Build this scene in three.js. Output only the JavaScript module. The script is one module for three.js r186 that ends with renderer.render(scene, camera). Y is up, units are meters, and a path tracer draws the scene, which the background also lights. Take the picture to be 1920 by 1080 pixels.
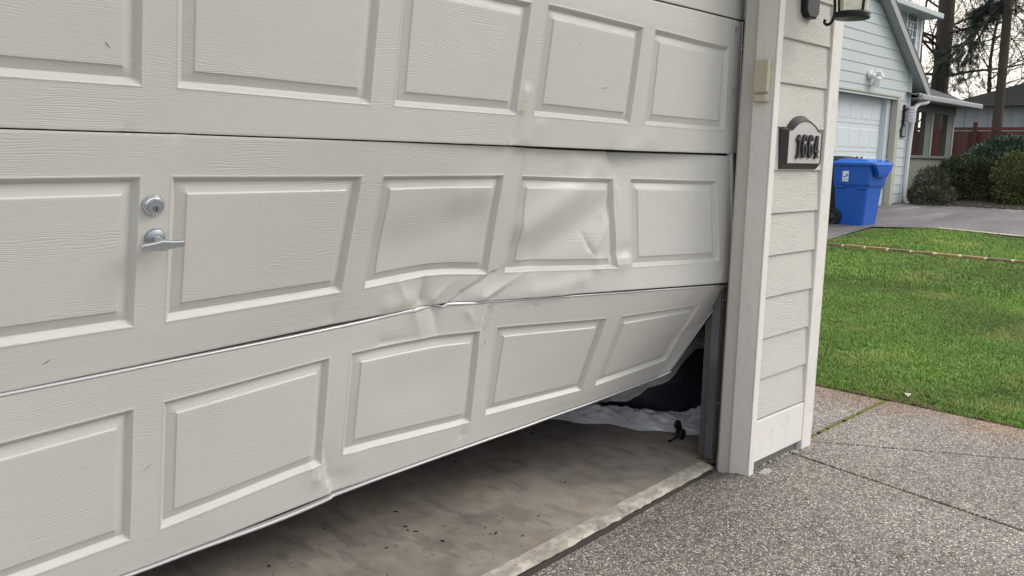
import * as THREE from 'three';
import { RoundedBoxGeometry } from 'three/addons/geometries/RoundedBoxGeometry.js';
import { mergeGeometries, mergeVertices } from 'three/addons/utils/BufferGeometryUtils.js';
import { TextGeometry } from 'three/addons/geometries/TextGeometry.js';
import { FontLoader } from 'three/addons/loaders/FontLoader.js';

// ------------------------------------------------------------------ camera, sky, sun, exposure
const V3 = (x, y, z) => new THREE.Vector3(x, y, z);
const scene = new THREE.Scene();
const FPX = 1606.3, YAW = 0.7956, PITCH = -0.1571, ROLL = 0.0222;
const CP = V3(-3.3197, 1.3722, 1.7467);
const fw = V3(Math.sin(YAW) * Math.cos(PITCH), Math.sin(PITCH), -Math.cos(YAW) * Math.cos(PITCH));
const rt0 = V3(Math.cos(YAW), 0, Math.sin(YAW)), up0 = new THREE.Vector3().crossVectors(rt0, fw);
const rt = rt0.clone().multiplyScalar(Math.cos(ROLL)).addScaledVector(up0, Math.sin(ROLL));
const up = up0.clone().multiplyScalar(Math.cos(ROLL)).addScaledVector(rt0, -Math.sin(ROLL));
const camera = new THREE.PerspectiveCamera(2 * Math.atan(540 / FPX) * 180 / Math.PI, 16 / 9, 0.05, 600);
camera.position.copy(CP);
camera.quaternion.setFromRotationMatrix(new THREE.Matrix4().makeBasis(rt, up, fw.clone().negate()));
scene.add(camera);

// a photo pixel (1920 x 1080) gives a direction; a plane of the place gives the distance
const ray = (u, v) => fw.clone().addScaledVector(rt, (u - 960) / FPX).addScaledVector(up, -(v - 540) / FPX);
const atZ = (u, v, z) => { const d = ray(u, v); return CP.clone().addScaledVector(d, (z - CP.z) / d.z); };
const atX = (u, v, x) => { const d = ray(u, v); return CP.clone().addScaledVector(d, (x - CP.x) / d.x); };
const atY = (u, v, y) => { const d = ray(u, v); return CP.clone().addScaledVector(d, (y - CP.y) / d.y); };

// seeded random + periodic gradient noise
function rng(seed) { let a = seed >>> 0; return () => { a |= 0; a = a + 0x6D2B79F5 | 0; let t = Math.imul(a ^ a >>> 15, 1 | a); t = t + Math.imul(t ^ t >>> 7, 61 | t) ^ t; return ((t ^ t >>> 14) >>> 0) / 4294967296; }; }
const hash2 = (x, y, s) => { let h = Math.imul(x, 374761393) ^ Math.imul(y, 668265263) ^ Math.imul(s, 2147483647 ^ 40503); h = Math.imul(h ^ h >>> 13, 1274126177); return ((h ^ h >>> 16) >>> 0) / 4294967296; };
function pn(x, y, px, py, s = 0) {           // periodic value noise 0..1
  const xi = Math.floor(x), yi = Math.floor(y), fx = x - xi, fy = y - yi;
  const m = (a, p) => ((a % p) + p) % p;
  const x0 = m(xi, px), x1 = m(xi + 1, px), y0 = m(yi, py), y1 = m(yi + 1, py);
  const sx = fx * fx * fx * (fx * (fx * 6 - 15) + 10), sy = fy * fy * fy * (fy * (fy * 6 - 15) + 10);
  const a = hash2(x0, y0, s), b = hash2(x1, y0, s), c = hash2(x0, y1, s), d = hash2(x1, y1, s);
  return a + (b - a) * sx + (c - a) * sy + (a - b - c + d) * sx * sy;
}
function pf(u, v, fx, fy, oct, s = 0) {      // periodic fbm on the unit tile
  let t = 0, a = .5, n = 0;
  for (let i = 0; i < oct; i++) { t += a * pn(u * fx, v * fy, fx, fy, s + i * 17); n += a; a *= .5; fx *= 2; fy *= 2; }
  return t / n;
}
const sstep = (a, b, x) => { const t = Math.min(1, Math.max(0, (x - a) / (b - a))); return t * t * (3 - 2 * t); };
const lerp = (a, b, t) => a + (b - a) * t;

// overcast sky, brighter and warmer towards the far end of the street where the sun stands behind thin cloud
const sunDir = V3(.58, .58, .56).normalize();
{
  const W = 512, H = 256, d = new Float32Array(W * H * 4);
  const glow = V3(.93, .22, -.1).normalize();
  for (let j = 0; j < H; j++) for (let i = 0; i < W; i++) {
    const el = ((j + .5) / H - .5) * Math.PI, az = ((i + .5) / W - .5) * 2 * Math.PI;
    const x = Math.cos(el) * Math.cos(az), y = Math.sin(el), z = Math.cos(el) * Math.sin(az);
    const c = x * glow.x + y * glow.y + z * glow.z, cs = x * sunDir.x + y * sunDir.y + z * sunDir.z;
    const n = pf((i + .5) / W, (j + .5) / H, 8, 8, 5, 3);
    const yy = Math.max(0, y);
    let L = .50 + .62 * yy + .26 * (n - .5);
    const g = Math.pow(Math.max(0, c), 7) * .36, g2 = Math.pow(Math.max(0, cs), 3) * .3;
    const o = (j * W + i) * 4;
    if (y < -.02) L *= .5;
    d[o] = L * .98 + g * 1.16 + g2 * 1.02; d[o + 1] = L * 1.0 + g * .98 + g2; d[o + 2] = L * 1.04 + g * .55 + g2 * .95; d[o + 3] = 1;
  }
  const t = new THREE.DataTexture(d, W, H, THREE.RGBAFormat, THREE.FloatType);
  t.mapping = THREE.EquirectangularReflectionMapping; t.magFilter = THREE.LinearFilter; t.minFilter = THREE.LinearFilter; t.wrapS = THREE.RepeatWrapping; t.needsUpdate = true;
  scene.background = t; scene.environment = t;
}
const sun = new THREE.DirectionalLight(0xfff3e2, .85);
sun.position.copy(sunDir).multiplyScalar(40); sun.target.position.set(0, 0, 0);
sun.castShadow = true; sun.shadow.radius = 50; sun.shadow.mapSize.set(2048, 2048);
Object.assign(sun.shadow.camera, { left: -25, right: 25, top: 25, bottom: -25, near: 1, far: 120 });
scene.add(sun, sun.target);
const renderer = new THREE.WebGLRenderer({ antialias: true });
renderer.toneMapping = THREE.LinearToneMapping; renderer.toneMappingExposure = 1.6;
renderer.shadowMap.enabled = true; renderer.shadowMap.type = THREE.PCFSoftShadowMap;

// ------------------------------------------------------------------ helpers
const taken = {};
function numbered(n) { if (taken[n] === undefined) { taken[n] = 0; return n; } taken[n]++; return n + '_' + String(taken[n]).padStart(3, '0'); }
function mesh(name, geo, mat, parent) { const m = new THREE.Mesh(geo, mat); m.name = name; m.castShadow = m.receiveShadow = true; if (parent) parent.add(m); return m; }
function top(o, label, category, group) { o.name = numbered(o.name); o.userData.label = label; o.userData.category = category; if (group) o.userData.group = group; scene.add(o); return o; }
function thing(name, label, category, pos = [0, 0, 0], turn = 0, group) { const g = new THREE.Group(); g.name = name; g.position.set(...pos); g.rotation.y = turn; return top(g, label, category, group); }
function struct(name, geo, mat) { const m = mesh(numbered(name), geo, mat, scene); m.userData.kind = 'structure'; return m; }
const boxAt = (x0, x1, y0, y1, z0, z1) => { const g = new THREE.BoxGeometry(x1 - x0, y1 - y0, z1 - z0); g.translate((x0 + x1) / 2, (y0 + y1) / 2, (z0 + z1) / 2); return g; };
const rboxAt = (x0, x1, y0, y1, z0, z1, r = .003, s = 2) => { const g = new RoundedBoxGeometry(x1 - x0, y1 - y0, z1 - z0, s, r); g.translate((x0 + x1) / 2, (y0 + y1) / 2, (z0 + z1) / 2); return g; };
function uvBox(g, k = 1) {                       // uv in metres by dominant axis
  g = g.index ? g.toNonIndexed() : g; const p = g.attributes.position, n = g.attributes.normal, uv = new Float32Array(p.count * 2);
  for (let i = 0; i < p.count; i++) {
    const ax = Math.abs(n.getX(i)), ay = Math.abs(n.getY(i)), az = Math.abs(n.getZ(i));
    let a, b; if (az >= ax && az >= ay) { a = p.getX(i); b = p.getY(i); } else if (ax >= ay) { a = p.getZ(i); b = p.getY(i); } else { a = p.getX(i); b = p.getZ(i); }
    uv[2 * i] = a * k; uv[2 * i + 1] = b * k;
  }
  g.setAttribute('uv', new THREE.BufferAttribute(uv, 2)); return g;
}
const strip = g => { g = g.index ? g.toNonIndexed() : g; for (const k of Object.keys(g.attributes)) if (!['position', 'normal', 'uv'].includes(k)) g.deleteAttribute(k); if (!g.attributes.uv) g.setAttribute('uv', new THREE.BufferAttribute(new Float32Array(g.attributes.position.count * 2), 2)); return g; };
const join = a => mergeGeometries(a.map(strip));
function tube(pts, r, seg = 24, rad = 8) { return new THREE.TubeGeometry(new THREE.CatmullRomCurve3(pts), seg, r, rad, false); }
function bar(a, b, r0, r1 = r0, rad = 8) { const d = b.clone().sub(a), L = d.length(), g = new THREE.CylinderGeometry(r1, r0, L, rad); g.translate(0, L / 2, 0); g.applyQuaternion(new THREE.Quaternion().setFromUnitVectors(V3(0, 1, 0), d.normalize())); g.translate(a.x, a.y, a.z); return g; }
function tex(W, H, fn, color, rx = 1, ry = 1) {
  const d = new Uint8Array(W * H * 4);
  for (let j = 0; j < H; j++) for (let i = 0; i < W; i++) { const c = fn((i + .5) / W, (j + .5) / H, i, j), o = (j * W + i) * 4; if (typeof c === 'number') { d[o] = d[o + 1] = d[o + 2] = Math.max(0, Math.min(255, c * 255)); } else for (let k = 0; k < 3; k++) d[o + k] = Math.max(0, Math.min(255, c[k] * 255)); d[o + 3] = 255; }
  return mkTex(d, W, H, color, rx, ry);
}
function mkTex(d, W, H, color, rx, ry) {
  const t = new THREE.DataTexture(d, W, H); t.wrapS = t.wrapT = THREE.RepeatWrapping; t.magFilter = THREE.LinearFilter; t.minFilter = THREE.LinearMipmapLinearFilter; t.generateMipmaps = true; t.anisotropy = 8; t.repeat.set(rx, ry);
  if (color) t.colorSpace = THREE.SRGBColorSpace; t.needsUpdate = true; return t;
}
const lin = (r, g, b) => new THREE.Color().setRGB(r, g, b);
const std = (r, g, b, o = {}) => new THREE.MeshStandardMaterial({ color: lin(r, g, b), roughness: .7, side: THREE.DoubleSide, ...o });

// ------------------------------------------------------------------ textures (uv in metres unless noted)
// embossed wood grain of the steel door: tile 1.1 m x 0.62 m
const grainDoor = tex(1280, 1024, (u, v) => {
  const w1 = pf(u, v, 3, 5, 3, 11), w2 = pf(u, v, 9, 26, 2, 23);
  const ph = v * 112 + 8.5 * w1 + 2.4 * w2;
  const s = .5 + .5 * Math.sin(2 * Math.PI * ph), mask = sstep(.42, .68, pf(u, v, 4, 8, 3, 41)), br = sstep(.3, .6, pn(u * 26, v * 150, 26, 150, 57));
  const fine = pf(u, v, 60, 300, 2, 71);
  return .55 - (.38 * mask + .06) * Math.pow(s, 4) * (.35 + .65 * br) + .22 * (fine - .5);
}, false, 1 / 1.1, 1 / .62);
const roughDoor = tex(512, 512, (u, v) => .27 + .16 * pf(u, v, 5, 5, 4, 91) + .06 * pf(u, v, 60, 60, 2, 17), false, 1 / 1.7, 1 / 1.3);
const paintDoor = tex(1024, 1024, (u, v) => {
  const a = pf(u, v, 4, 4, 4, 131);
  const k = 1 + (a - .5) * .035; return [.805 * k, .800 * k, .784 * k];
}, true, 1 / 2.3, 1 / 1.9);
// rough cedar-grain of the lap siding: tile 0.9 x 0.7
const grainSiding = tex(1024, 1024, (u, v) => {
  const w1 = pf(u, v, 3, 4, 3, 211), w2 = pf(u, v, 14, 26, 3, 223);
  const ph = v * 74 + 9 * w1 + 5.5 * w2, s = .5 + .5 * Math.sin(2 * Math.PI * ph);
  const mask = sstep(.3, .65, pf(u, v, 5, 7, 3, 241)), br = pn(u * 30, v * 90, 30, 90, 257);
  return .6 - (.42 * mask + .1) * Math.pow(s, 3) * (.4 + .6 * br) + .28 * (pf(u, v, 50, 180, 2, 271) - .5);
}, false, 1 / .9, 1 / .7);
const brush = tex(512, 512, (u, v) => .5 + .6 * (pf(u, v, 24, 4, 3, 311) - .5) + .3 * (pf(u, v, 90, 20, 2, 317) - .5), false, 1 / .35, 1 / .5);
const trimTone = tex(512, 512, (u, v) => { const k = 1 + .06 * (pf(u, v, 6, 3, 4, 331) - .5) - .04 * sstep(.62, .8, pf(u, v, 40, 30, 3, 337)); return [.86 * k, .85 * k, .835 * k]; }, true, 1 / .7, 1 / .9);
// exposed aggregate, pebbles 5 to 11 mm, tile 0.9 m
let aggCol, aggBump;
{
  const N = 1280, R = rng(77), col = new Uint8Array(N * N * 4), hgt = new Float32Array(N * N), hb = new Uint8Array(N * N * 4), mm = 900 / N;
  for (let j = 0; j < N; j++) for (let i = 0; i < N; i++) { const k = .7 + .6 * pf(i / N, j / N, 40, 40, 2, 5), o = (j * N + i) * 4; col[o] = 100 * k; col[o + 1] = 95 * k; col[o + 2] = 90 * k; col[o + 3] = 255; }
  const pal = [[188, 181, 173], [170, 163, 155], [150, 144, 138], [128, 123, 119], [108, 104, 102], [88, 85, 83], [158, 145, 130], [136, 123, 111], [202, 195, 186], [144, 139, 133]];
  for (let k = 0; k < 21000; k++) {
    const cx = R() * N, cy = R() * N, a = (1.8 + 3.0 * R() * R() + 1.0 * R()) / mm, b = a * (.6 + .4 * R()), th = R() * Math.PI, c = pal[Math.floor(R() * pal.length)], f = .86 + .28 * R(), ct = Math.cos(th), st = Math.sin(th), e = Math.ceil(a), top_ = .5 + .5 * R();
    for (let dj = -e; dj <= e; dj++) for (let di = -e; di <= e; di++) {
      const x = (di * ct + dj * st) / a, y = (-di * st + dj * ct) / b, q = x * x + y * y; if (q > 1) continue;
      const i = ((Math.round(cx) + di) % N + N) % N, j = ((Math.round(cy) + dj) % N + N) % N, h = top_ * Math.sqrt(1 - q * .95), o = j * N + i;
      if (h < hgt[o] * .75) continue; hgt[o] = h; for (let t = 0; t < 3; t++) col[o * 4 + t] = Math.min(255, c[t] * f);
    }
  }
  for (let o = 0; o < N * N; o++) { const g = Math.min(255, 30 + hgt[o] * 215); hb[o * 4] = hb[o * 4 + 1] = hb[o * 4 + 2] = g; hb[o * 4 + 3] = 255; }
  aggCol = mkTex(col, N, N, true, 1 / .9, 1 / .9); aggBump = mkTex(hb, N, N, false, 1 / .9, 1 / .9);
}
const slabCol = tex(1024, 1024, (u, v) => {
  const a = pf(u, v, 4, 4, 5, 401), b = pf(u, v, 30, 26, 3, 411), st = sstep(.56, .72, pf(u, v, 7, 9, 4, 421)), rd = sstep(.66, .76, pf(u, v, 11, 11, 3, 431)), sp = pf(u, v, 130, 130, 1, 441) > .955 ? .75 : 1, sc = sstep(.66, .74, pf(u, v, 40, 12, 3, 451)) * .10;
  const k = (.72 + .24 * (a - .5) + .16 * (b - .5)) * (1 - .09 * st) * sp * (1 - sc); return [k * .785, k * (.745 - .02 * rd), k * (.695 - .035 * rd)];
}, true, 1 / 1.9, 1 / 1.9);
const slabBump = tex(512, 512, (u, v) => .5 + .5 * (pf(u, v, 60, 60, 3, 461) - .5) + .3 * (pf(u, v, 5, 7, 2, 467) - .5), false, 1 / .8, 1 / .8);
const lipCol = tex(768, 512, (u, v) => { const a = pf(u, v, 12, 8, 5, 481), w = sstep(.38, .66, pf(u, v, 26, 20, 4, 487)), d = sstep(.6, .72, pf(u, v, 9, 7, 4, 493)), s = pf(u, v, 120, 90, 1, 491) > .9 ? .8 : 1; const k = (.66 + .10 * w + .22 * (a - .5)) * s * (1 - .18 * d); return [k * .95, k * .915, k * .86]; }, true, 1 / .9, 1 / .6);
const asphaltCol = tex(1024, 1024, (u, v) => { const k = .40 + .10 * (pf(u, v, 200, 200, 1, 501) - .5) + .16 * (pf(u, v, 4, 9, 4, 511) - .5) + .08 * sstep(.6, .75, pf(u, v, 2, 14, 3, 521)); return [k * 1.02, k * .985, k * .985]; }, true, 1 / 5, 1 / 5);
const soilCol = tex(512, 512, (u, v) => { const a = pf(u, v, 30, 30, 3, 531), b = pf(u, v, 5, 5, 3, 541); return [.21 + .16 * (a - .5) + .05 * b, .27 + .16 * (a - .5) + .05 * b, .105 + .07 * (a - .5)]; }, true, 1 / 1.4, 1 / 1.4);
const steelTone = tex(256, 256, (u, v) => .45 + .5 * (pf(u, v, 6, 6, 4, 551) - .5), false, 4, 4);
const barkBump = tex(256, 512, (u, v) => pf(u, v, 16, 6, 4, 561), false, 3, 6);

// ------------------------------------------------------------------ materials
const M = {
  door: new THREE.MeshStandardMaterial({ color: lin(.87, .87, .87), map: paintDoor, roughness: 1, roughnessMap: roughDoor, bumpMap: grainDoor, bumpScale: .00105, side: THREE.DoubleSide }),
  doorBack: std(.42, .42, .40, { roughness: .6 }),
  siding: std(.525, .512, .478, { bumpMap: grainSiding, bumpScale: .0026, roughness: .75 }),
  trim: new THREE.MeshStandardMaterial({ color: lin(.98, .98, .98), map: trimTone, bumpMap: brush, bumpScale: .0005, roughness: .62, side: THREE.DoubleSide }),
  
  beige: std(.525, .512, .478, { bumpMap: brush, bumpScale: .0005, roughness: .6 }),
  galv: std(.34, .36, .39, { metalness: .8, roughness: .42, roughnessMap: steelTone }),
  bare: std(.56, .56, .57, { metalness: .35, roughness: .5, roughnessMap: steelTone }),
  chrome: std(.62, .64, .67, { metalness: .95, roughness: .26 }),
  chromeDull: std(.36, .40, .44, { metalness: .7, roughness: .42 }),
  chromeDark: std(.22, .26, .27, { metalness: .6, roughness: .4 }),
  black: std(.012, .012, .013, { roughness: .55 }),
  blackMetal: std(.009, .009, .011, { roughness: .42, metalness: .3 }),
  bronze: std(.040, .036, .035, { roughness: .42, metalness: .3 }),
  plate: std(.46, .45, .45, { roughness: .5, bumpMap: slabBump, bumpScale: .0004 }),
  keypad: std(.46, .42, .32, { roughness: .5 }),
  keypad2: std(.50, .46, .36, { roughness: .45 }),
  agg: new THREE.MeshStandardMaterial({ map: aggCol, bumpMap: aggBump, bumpScale: .0026, roughness: .8, vertexColors: true, side: THREE.DoubleSide }),
  slab: new THREE.MeshStandardMaterial({ color: lin(.86, .86, .86), map: slabCol, bumpMap: slabBump, bumpScale: .0015, roughness: .8, side: THREE.DoubleSide }),
  lip: new THREE.MeshStandardMaterial({ color: lin(.98, .98, .98), map: lipCol, bumpMap: slabBump, bumpScale: .003, roughness: .85, side: THREE.DoubleSide }),
  asphalt: new THREE.MeshStandardMaterial({ color: lin(.95, .95, .95), map: asphaltCol, roughness: .72, side: THREE.DoubleSide }),
  soil: new THREE.MeshStandardMaterial({ map: soilCol, roughness: 1, side: THREE.DoubleSide }),
  blade: std(1, 1, 1, { roughness: .6 }),
  interior: std(.46, .44, .41, { roughness: .9 }),
};

// ------------------------------------------------------------------ terrain
const LX = 1.585;                                       // edge of the lawn
const hgt = x => x < LX ? -.06 : .018 + .0333 * (Math.min(x, 18) - LX);
{
  const xs = [], zs = []; for (let i = 0; i <= 60; i++) { const t = i / 60; xs.push(-60 + 61.57 * t); } for (let i = 1; i <= 90; i++) xs.push(1.58 + 22 * i / 90); for (const x of [30, 40, 60, 100, 180, 320]) xs.push(x);
  for (const z of [-300, -160, -80, -40, -25]) zs.push(z); for (let i = 0; i <= 80; i++) zs.push(-18 + 30 * i / 80); for (const z of [20, 35, 70, 150, 300]) zs.push(z);
  const p = [], uv = [], ix = [];
  for (const z of zs) for (const x of xs) { p.push(x, hgt(x) - (x > 1.6 && x < 18 ? .006 * pn(x * 2, z * 2, 999, 999, 3) : 0) - (x < 1.578 ? .06 : 0), z); uv.push(x, z); }
  for (let j = 0; j < zs.length - 1; j++) for (let i = 0; i < xs.length - 1; i++) { const a = j * xs.length + i, b = a + 1, c = a + xs.length, d = c + 1; ix.push(a, c, b, b, c, d); }
  const g = new THREE.BufferGeometry(); g.setAttribute('position', new THREE.Float32BufferAttribute(p, 3)); g.setAttribute('uv', new THREE.Float32BufferAttribute(uv, 2)); g.setIndex(ix); g.computeVertexNormals();
  struct('lawn_ground', g, M.soil);
}
// aggregate slabs: four-cornered, thick, with rounded arrises
function slabQuad(name, q, step, yTop, tint) {
  const P = (s, t) => { const [a, b, c, d] = q; return [(a[0] * (1 - s) + b[0] * s) * (1 - t) + (d[0] * (1 - s) + c[0] * s) * t, (a[1] * (1 - s) + b[1] * s) * (1 - t) + (d[1] * (1 - s) + c[1] * s) * t]; };
  const len = (a, b) => Math.hypot(a[0] - b[0], a[1] - b[1]);
  const lu = Math.max(len(q[0], q[1]), len(q[3], q[2])), lv = Math.max(len(q[0], q[3]), len(q[1], q[2])), nu = Math.ceil(lu / step), nv = Math.ceil(lv / step);
  const line = (n, l) => { const a = [[0, -.08], [0, -.006], [.004 / l, -.001], [.009 / l, 0]]; for (let i = 1; i < n; i++) { const t = i / n; if (t > .02 / l && t < 1 - .02 / l) a.push([t, 0]); } a.push([1 - .009 / l, 0], [1 - .004 / l, -.001], [1, -.006], [1, -.08]); return a; };
  const U = line(nu, lu), W = line(nv, lv), p = [], uv = [], c = [], ix = [];
  for (const [t, dy2] of W) for (const [s, dy1] of U) { const [x, z] = P(s, t); const k = tint ? tint(x, z) : [1, 1, 1]; p.push(x, yTop(x, z) + Math.min(dy1, dy2), z); uv.push(x, z); c.push(...k); }
  for (let j = 0; j < W.length - 1; j++) for (let i = 0; i < U.length - 1; i++) { const a = j * U.length + i, b = a + 1, e = a + U.length, d = e + 1; ix.push(a, e, b, b, e, d); }
  const g = new THREE.BufferGeometry(); g.setAttribute('position', new THREE.Float32BufferAttribute(p, 3)); g.setAttribute('uv', new THREE.Float32BufferAttribute(uv, 2)); g.setAttribute('color', new THREE.Float32BufferAttribute(c, 3)); g.setIndex(ix); g.computeVertexNormals();
  return struct(name, g, M.agg);
}
const YD = .02, yd = (x, z) => lerp(-.024, YD, sstep(-.9, -.05, x) * sstep(-.18, 0, z));
// stains on the slabs: brown earth washed off the lawn, paler cement dust at the pier, blotches
const stain = (x, z) => {
  const n = pf(x / 12 + .5, z / 12 + .5, 12, 12, 4, 7), n2 = pf(x / 12 + .5, z / 12 + .5, 40, 40, 3, 9);
  const e = sstep(.42 + .6 * (n2 - .5), .0, LX - x), b = 1.02 + .46 * (n - .5) + .2 * (n2 - .5);
  const dust = sstep(.60, .68, n2) * sstep(.16, .03, Math.abs(z - .04)) * (x > -.1 && x < .75 ? 1 : 0);
  return [lerp(b, b * 1.0, e) * (1 + .18 * dust), lerp(b, b * .80, e) * (1 + .18 * dust), lerp(b, b * .64, e) * (1 + .18 * dust)];
};
const j3 = z => .331 - .141 * z;
slabQuad('driveway_slab', [[-9, -.45], [j3(-.45) - .005, -.45], [j3(8) - .005, 8], [-9, 8]], .07, yd, stain);
slabQuad('driveway_slab', [[.345, -.032], [.528, -.032], [LX - .006, 1.60], [j3(1.6) + .005, 1.6]], .05, yd, stain);
slabQuad('driveway_slab', [[.545, -.032], [LX - .006, -.032], [LX - .006, 1.57], [LX - .010, 1.575]], .05, yd, stain);
slabQuad('driveway_slab', [[j3(1.6) + .005, 1.612], [LX - .006, 1.612], [LX - .006, 8], [j3(8) + .005, 8]], .2, yd, stain);
slabQuad('side_path_slab', [[.335, -6], [LX - .006, -6], [LX - .006, -.050], [.335, -.050]], .06, (x, z) => YD - .003, stain);

// garage floor slab with its pale worn lip
const lipZ = x => -.172 - .068 * x;          // outer edge of the lip
{
  const p = [], uv = [], ix = []; const prof = [[-7, 0], [-3, 0], [-1.5, 0], [-.6, 0], [-.3, 0], [-.082, 0], [-.078, -.001]]; const NX = 60;
  for (let i = 0; i <= NX; i++) { const x = -5.4 + 5.36 * i / NX + .0; for (const [dz, y] of prof) { const z = dz < -1 ? dz : lipZ(x) + dz; p.push(x, y, z); uv.push(x, z); } }
  const n = prof.length; for (let i = 0; i < NX; i++) for (let k = 0; k < n - 1; k++) { const a = i * n + k; ix.push(a, a + 1, a + n, a + 1, a + n + 1, a + n); }
  const g = new THREE.BufferGeometry(); g.setAttribute('position', new THREE.Float32BufferAttribute(p, 3)); g.setAttribute('uv', new THREE.Float32BufferAttribute(uv, 2)); g.setIndex(ix); g.computeVertexNormals();
  const s = struct('garage_floor', g, M.slab);
  mesh('floor_edge', boxAt(-.04, .66, -.05, -.001, -7, -.22), M.slab, s);
  const q = [], quv = [], qi = []; const lp = [[-.077, -.0012], [-.074, .0022], [-.03, .003], [-.008, -.002], [-.002, -.008], [.0, -.03]]; const NL = 220;
  for (let i = 0; i <= NL; i++) { const x = -5.4 + 5.355 * i / NL; lp.forEach(([dz, y], k) => { const w = (pn(x * 26, k * .7, 999, 9, 5) - .5), w2 = pn(x * 60, 3 + k, 999, 9, 8) - .5; q.push(x, y + .0025 * w * (k > 1 ? 1 : .3), lipZ(x) + dz + (k > 2 ? .007 * w + .004 * w2 : 0)); quv.push(x, dz); }); }
  const m = lp.length; for (let i = 0; i < NL; i++) for (let k = 0; k < m - 1; k++) { const a = i * m + k; qi.push(a, a + 1, a + m, a + 1, a + m + 1, a + m); }
  const g2 = new THREE.BufferGeometry(); g2.setAttribute('position', new THREE.Float32BufferAttribute(q, 3)); g2.setAttribute('uv', new THREE.Float32BufferAttribute(quv, 2)); g2.setIndex(qi); g2.computeVertexNormals();
  mesh('floor_lip', g2, M.lip, s);
  { const q3 = [], i3 = [], u3 = []; for (let i = 0; i <= 120; i++) { const x = -5.4 + 5.33 * i / 120, w = .004 * (pn(x * 18, 2, 999, 9, 15) - .5); [[-.004, -.05], [-.003, -.009], [.013 + w, -.011], [.014 + w, -.05]].forEach(([dz, y]) => { q3.push(x, y + w * .4, lipZ(x) + dz); u3.push(x, dz); }); } for (let i = 0; i < 120; i++) for (let k = 0; k < 3; k++) { const a = i * 4 + k; i3.push(a, a + 1, a + 4, a + 1, a + 5, a + 4); } const g3 = new THREE.BufferGeometry(); g3.setAttribute('position', new THREE.Float32BufferAttribute(q3, 3)); g3.setAttribute('uv', new THREE.Float32BufferAttribute(u3, 2)); g3.setIndex(i3); g3.computeVertexNormals(); mesh('expansion_strip', g3, std(.045, .035, .032, { roughness: 1, bumpMap: slabBump, bumpScale: .004 }), s); }
}
// neighbour's asphalt driveway and its pale concrete border
{
  const edge = [[8.15, -9], [8.2, -5.5], [8.33, -3.52], [9.17, -3.6], [10.4, -3.72], [10.9, -2.97], [10.72, -2.21], [10.56, -1.61], [10.5, 0], [10.5, 12]];
  const sh = new THREE.Shape(edge.map(([x, z]) => new THREE.Vector2(x, -z)).concat([new THREE.Vector2(17.9, -12), new THREE.Vector2(17.9, 9)]));
  const g0 = new THREE.ShapeGeometry(sh), p = g0.attributes.position, uv = [];
  for (let i = 0; i < p.count; i++) { const x = p.getX(i), z = -p.getY(i); p.setXYZ(i, x, .0365 * (Math.min(x, 18) - 1.73) + .012, z); uv.push(x, z); }
  // straight slope in x only, so the flat polygon lies on the terrain up to x = 18
  g0.setAttribute('uv', new THREE.Float32BufferAttribute(uv, 2)); g0.computeVertexNormals();
  struct('asphalt_driveway', g0, M.asphalt);
  const c = []; for (const [a, b] of [[[10.86, -2.9], [10.70, -2.21]], [[10.70, -2.21], [10.54, -1.61]], [[10.54, -1.61], [10.48, 0]], [[10.48, 0], [10.48, 6]]]) { const yy = x => .0365 * (x - 1.73); const g = new THREE.BufferGeometry(); const o = .12; g.setAttribute('position', new THREE.Float32BufferAttribute([a[0] - o * .2, yy(a[0]) + .02, a[1], b[0] - o * .2, yy(b[0]) + .02, b[1], b[0] + o, yy(b[0] + o) + .02, b[1], a[0] + o, yy(a[0] + o) + .02, a[1]], 3)); g.setAttribute('uv', new THREE.Float32BufferAttribute([a[0], a[1], b[0], b[1], b[0] + o, b[1], a[0] + o, a[1]], 2)); g.setIndex([0, 1, 2, 0, 2, 3]); g.computeVertexNormals(); c.push(g); }
  struct('driveway_border', join(c), M.lip);
}

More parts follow.
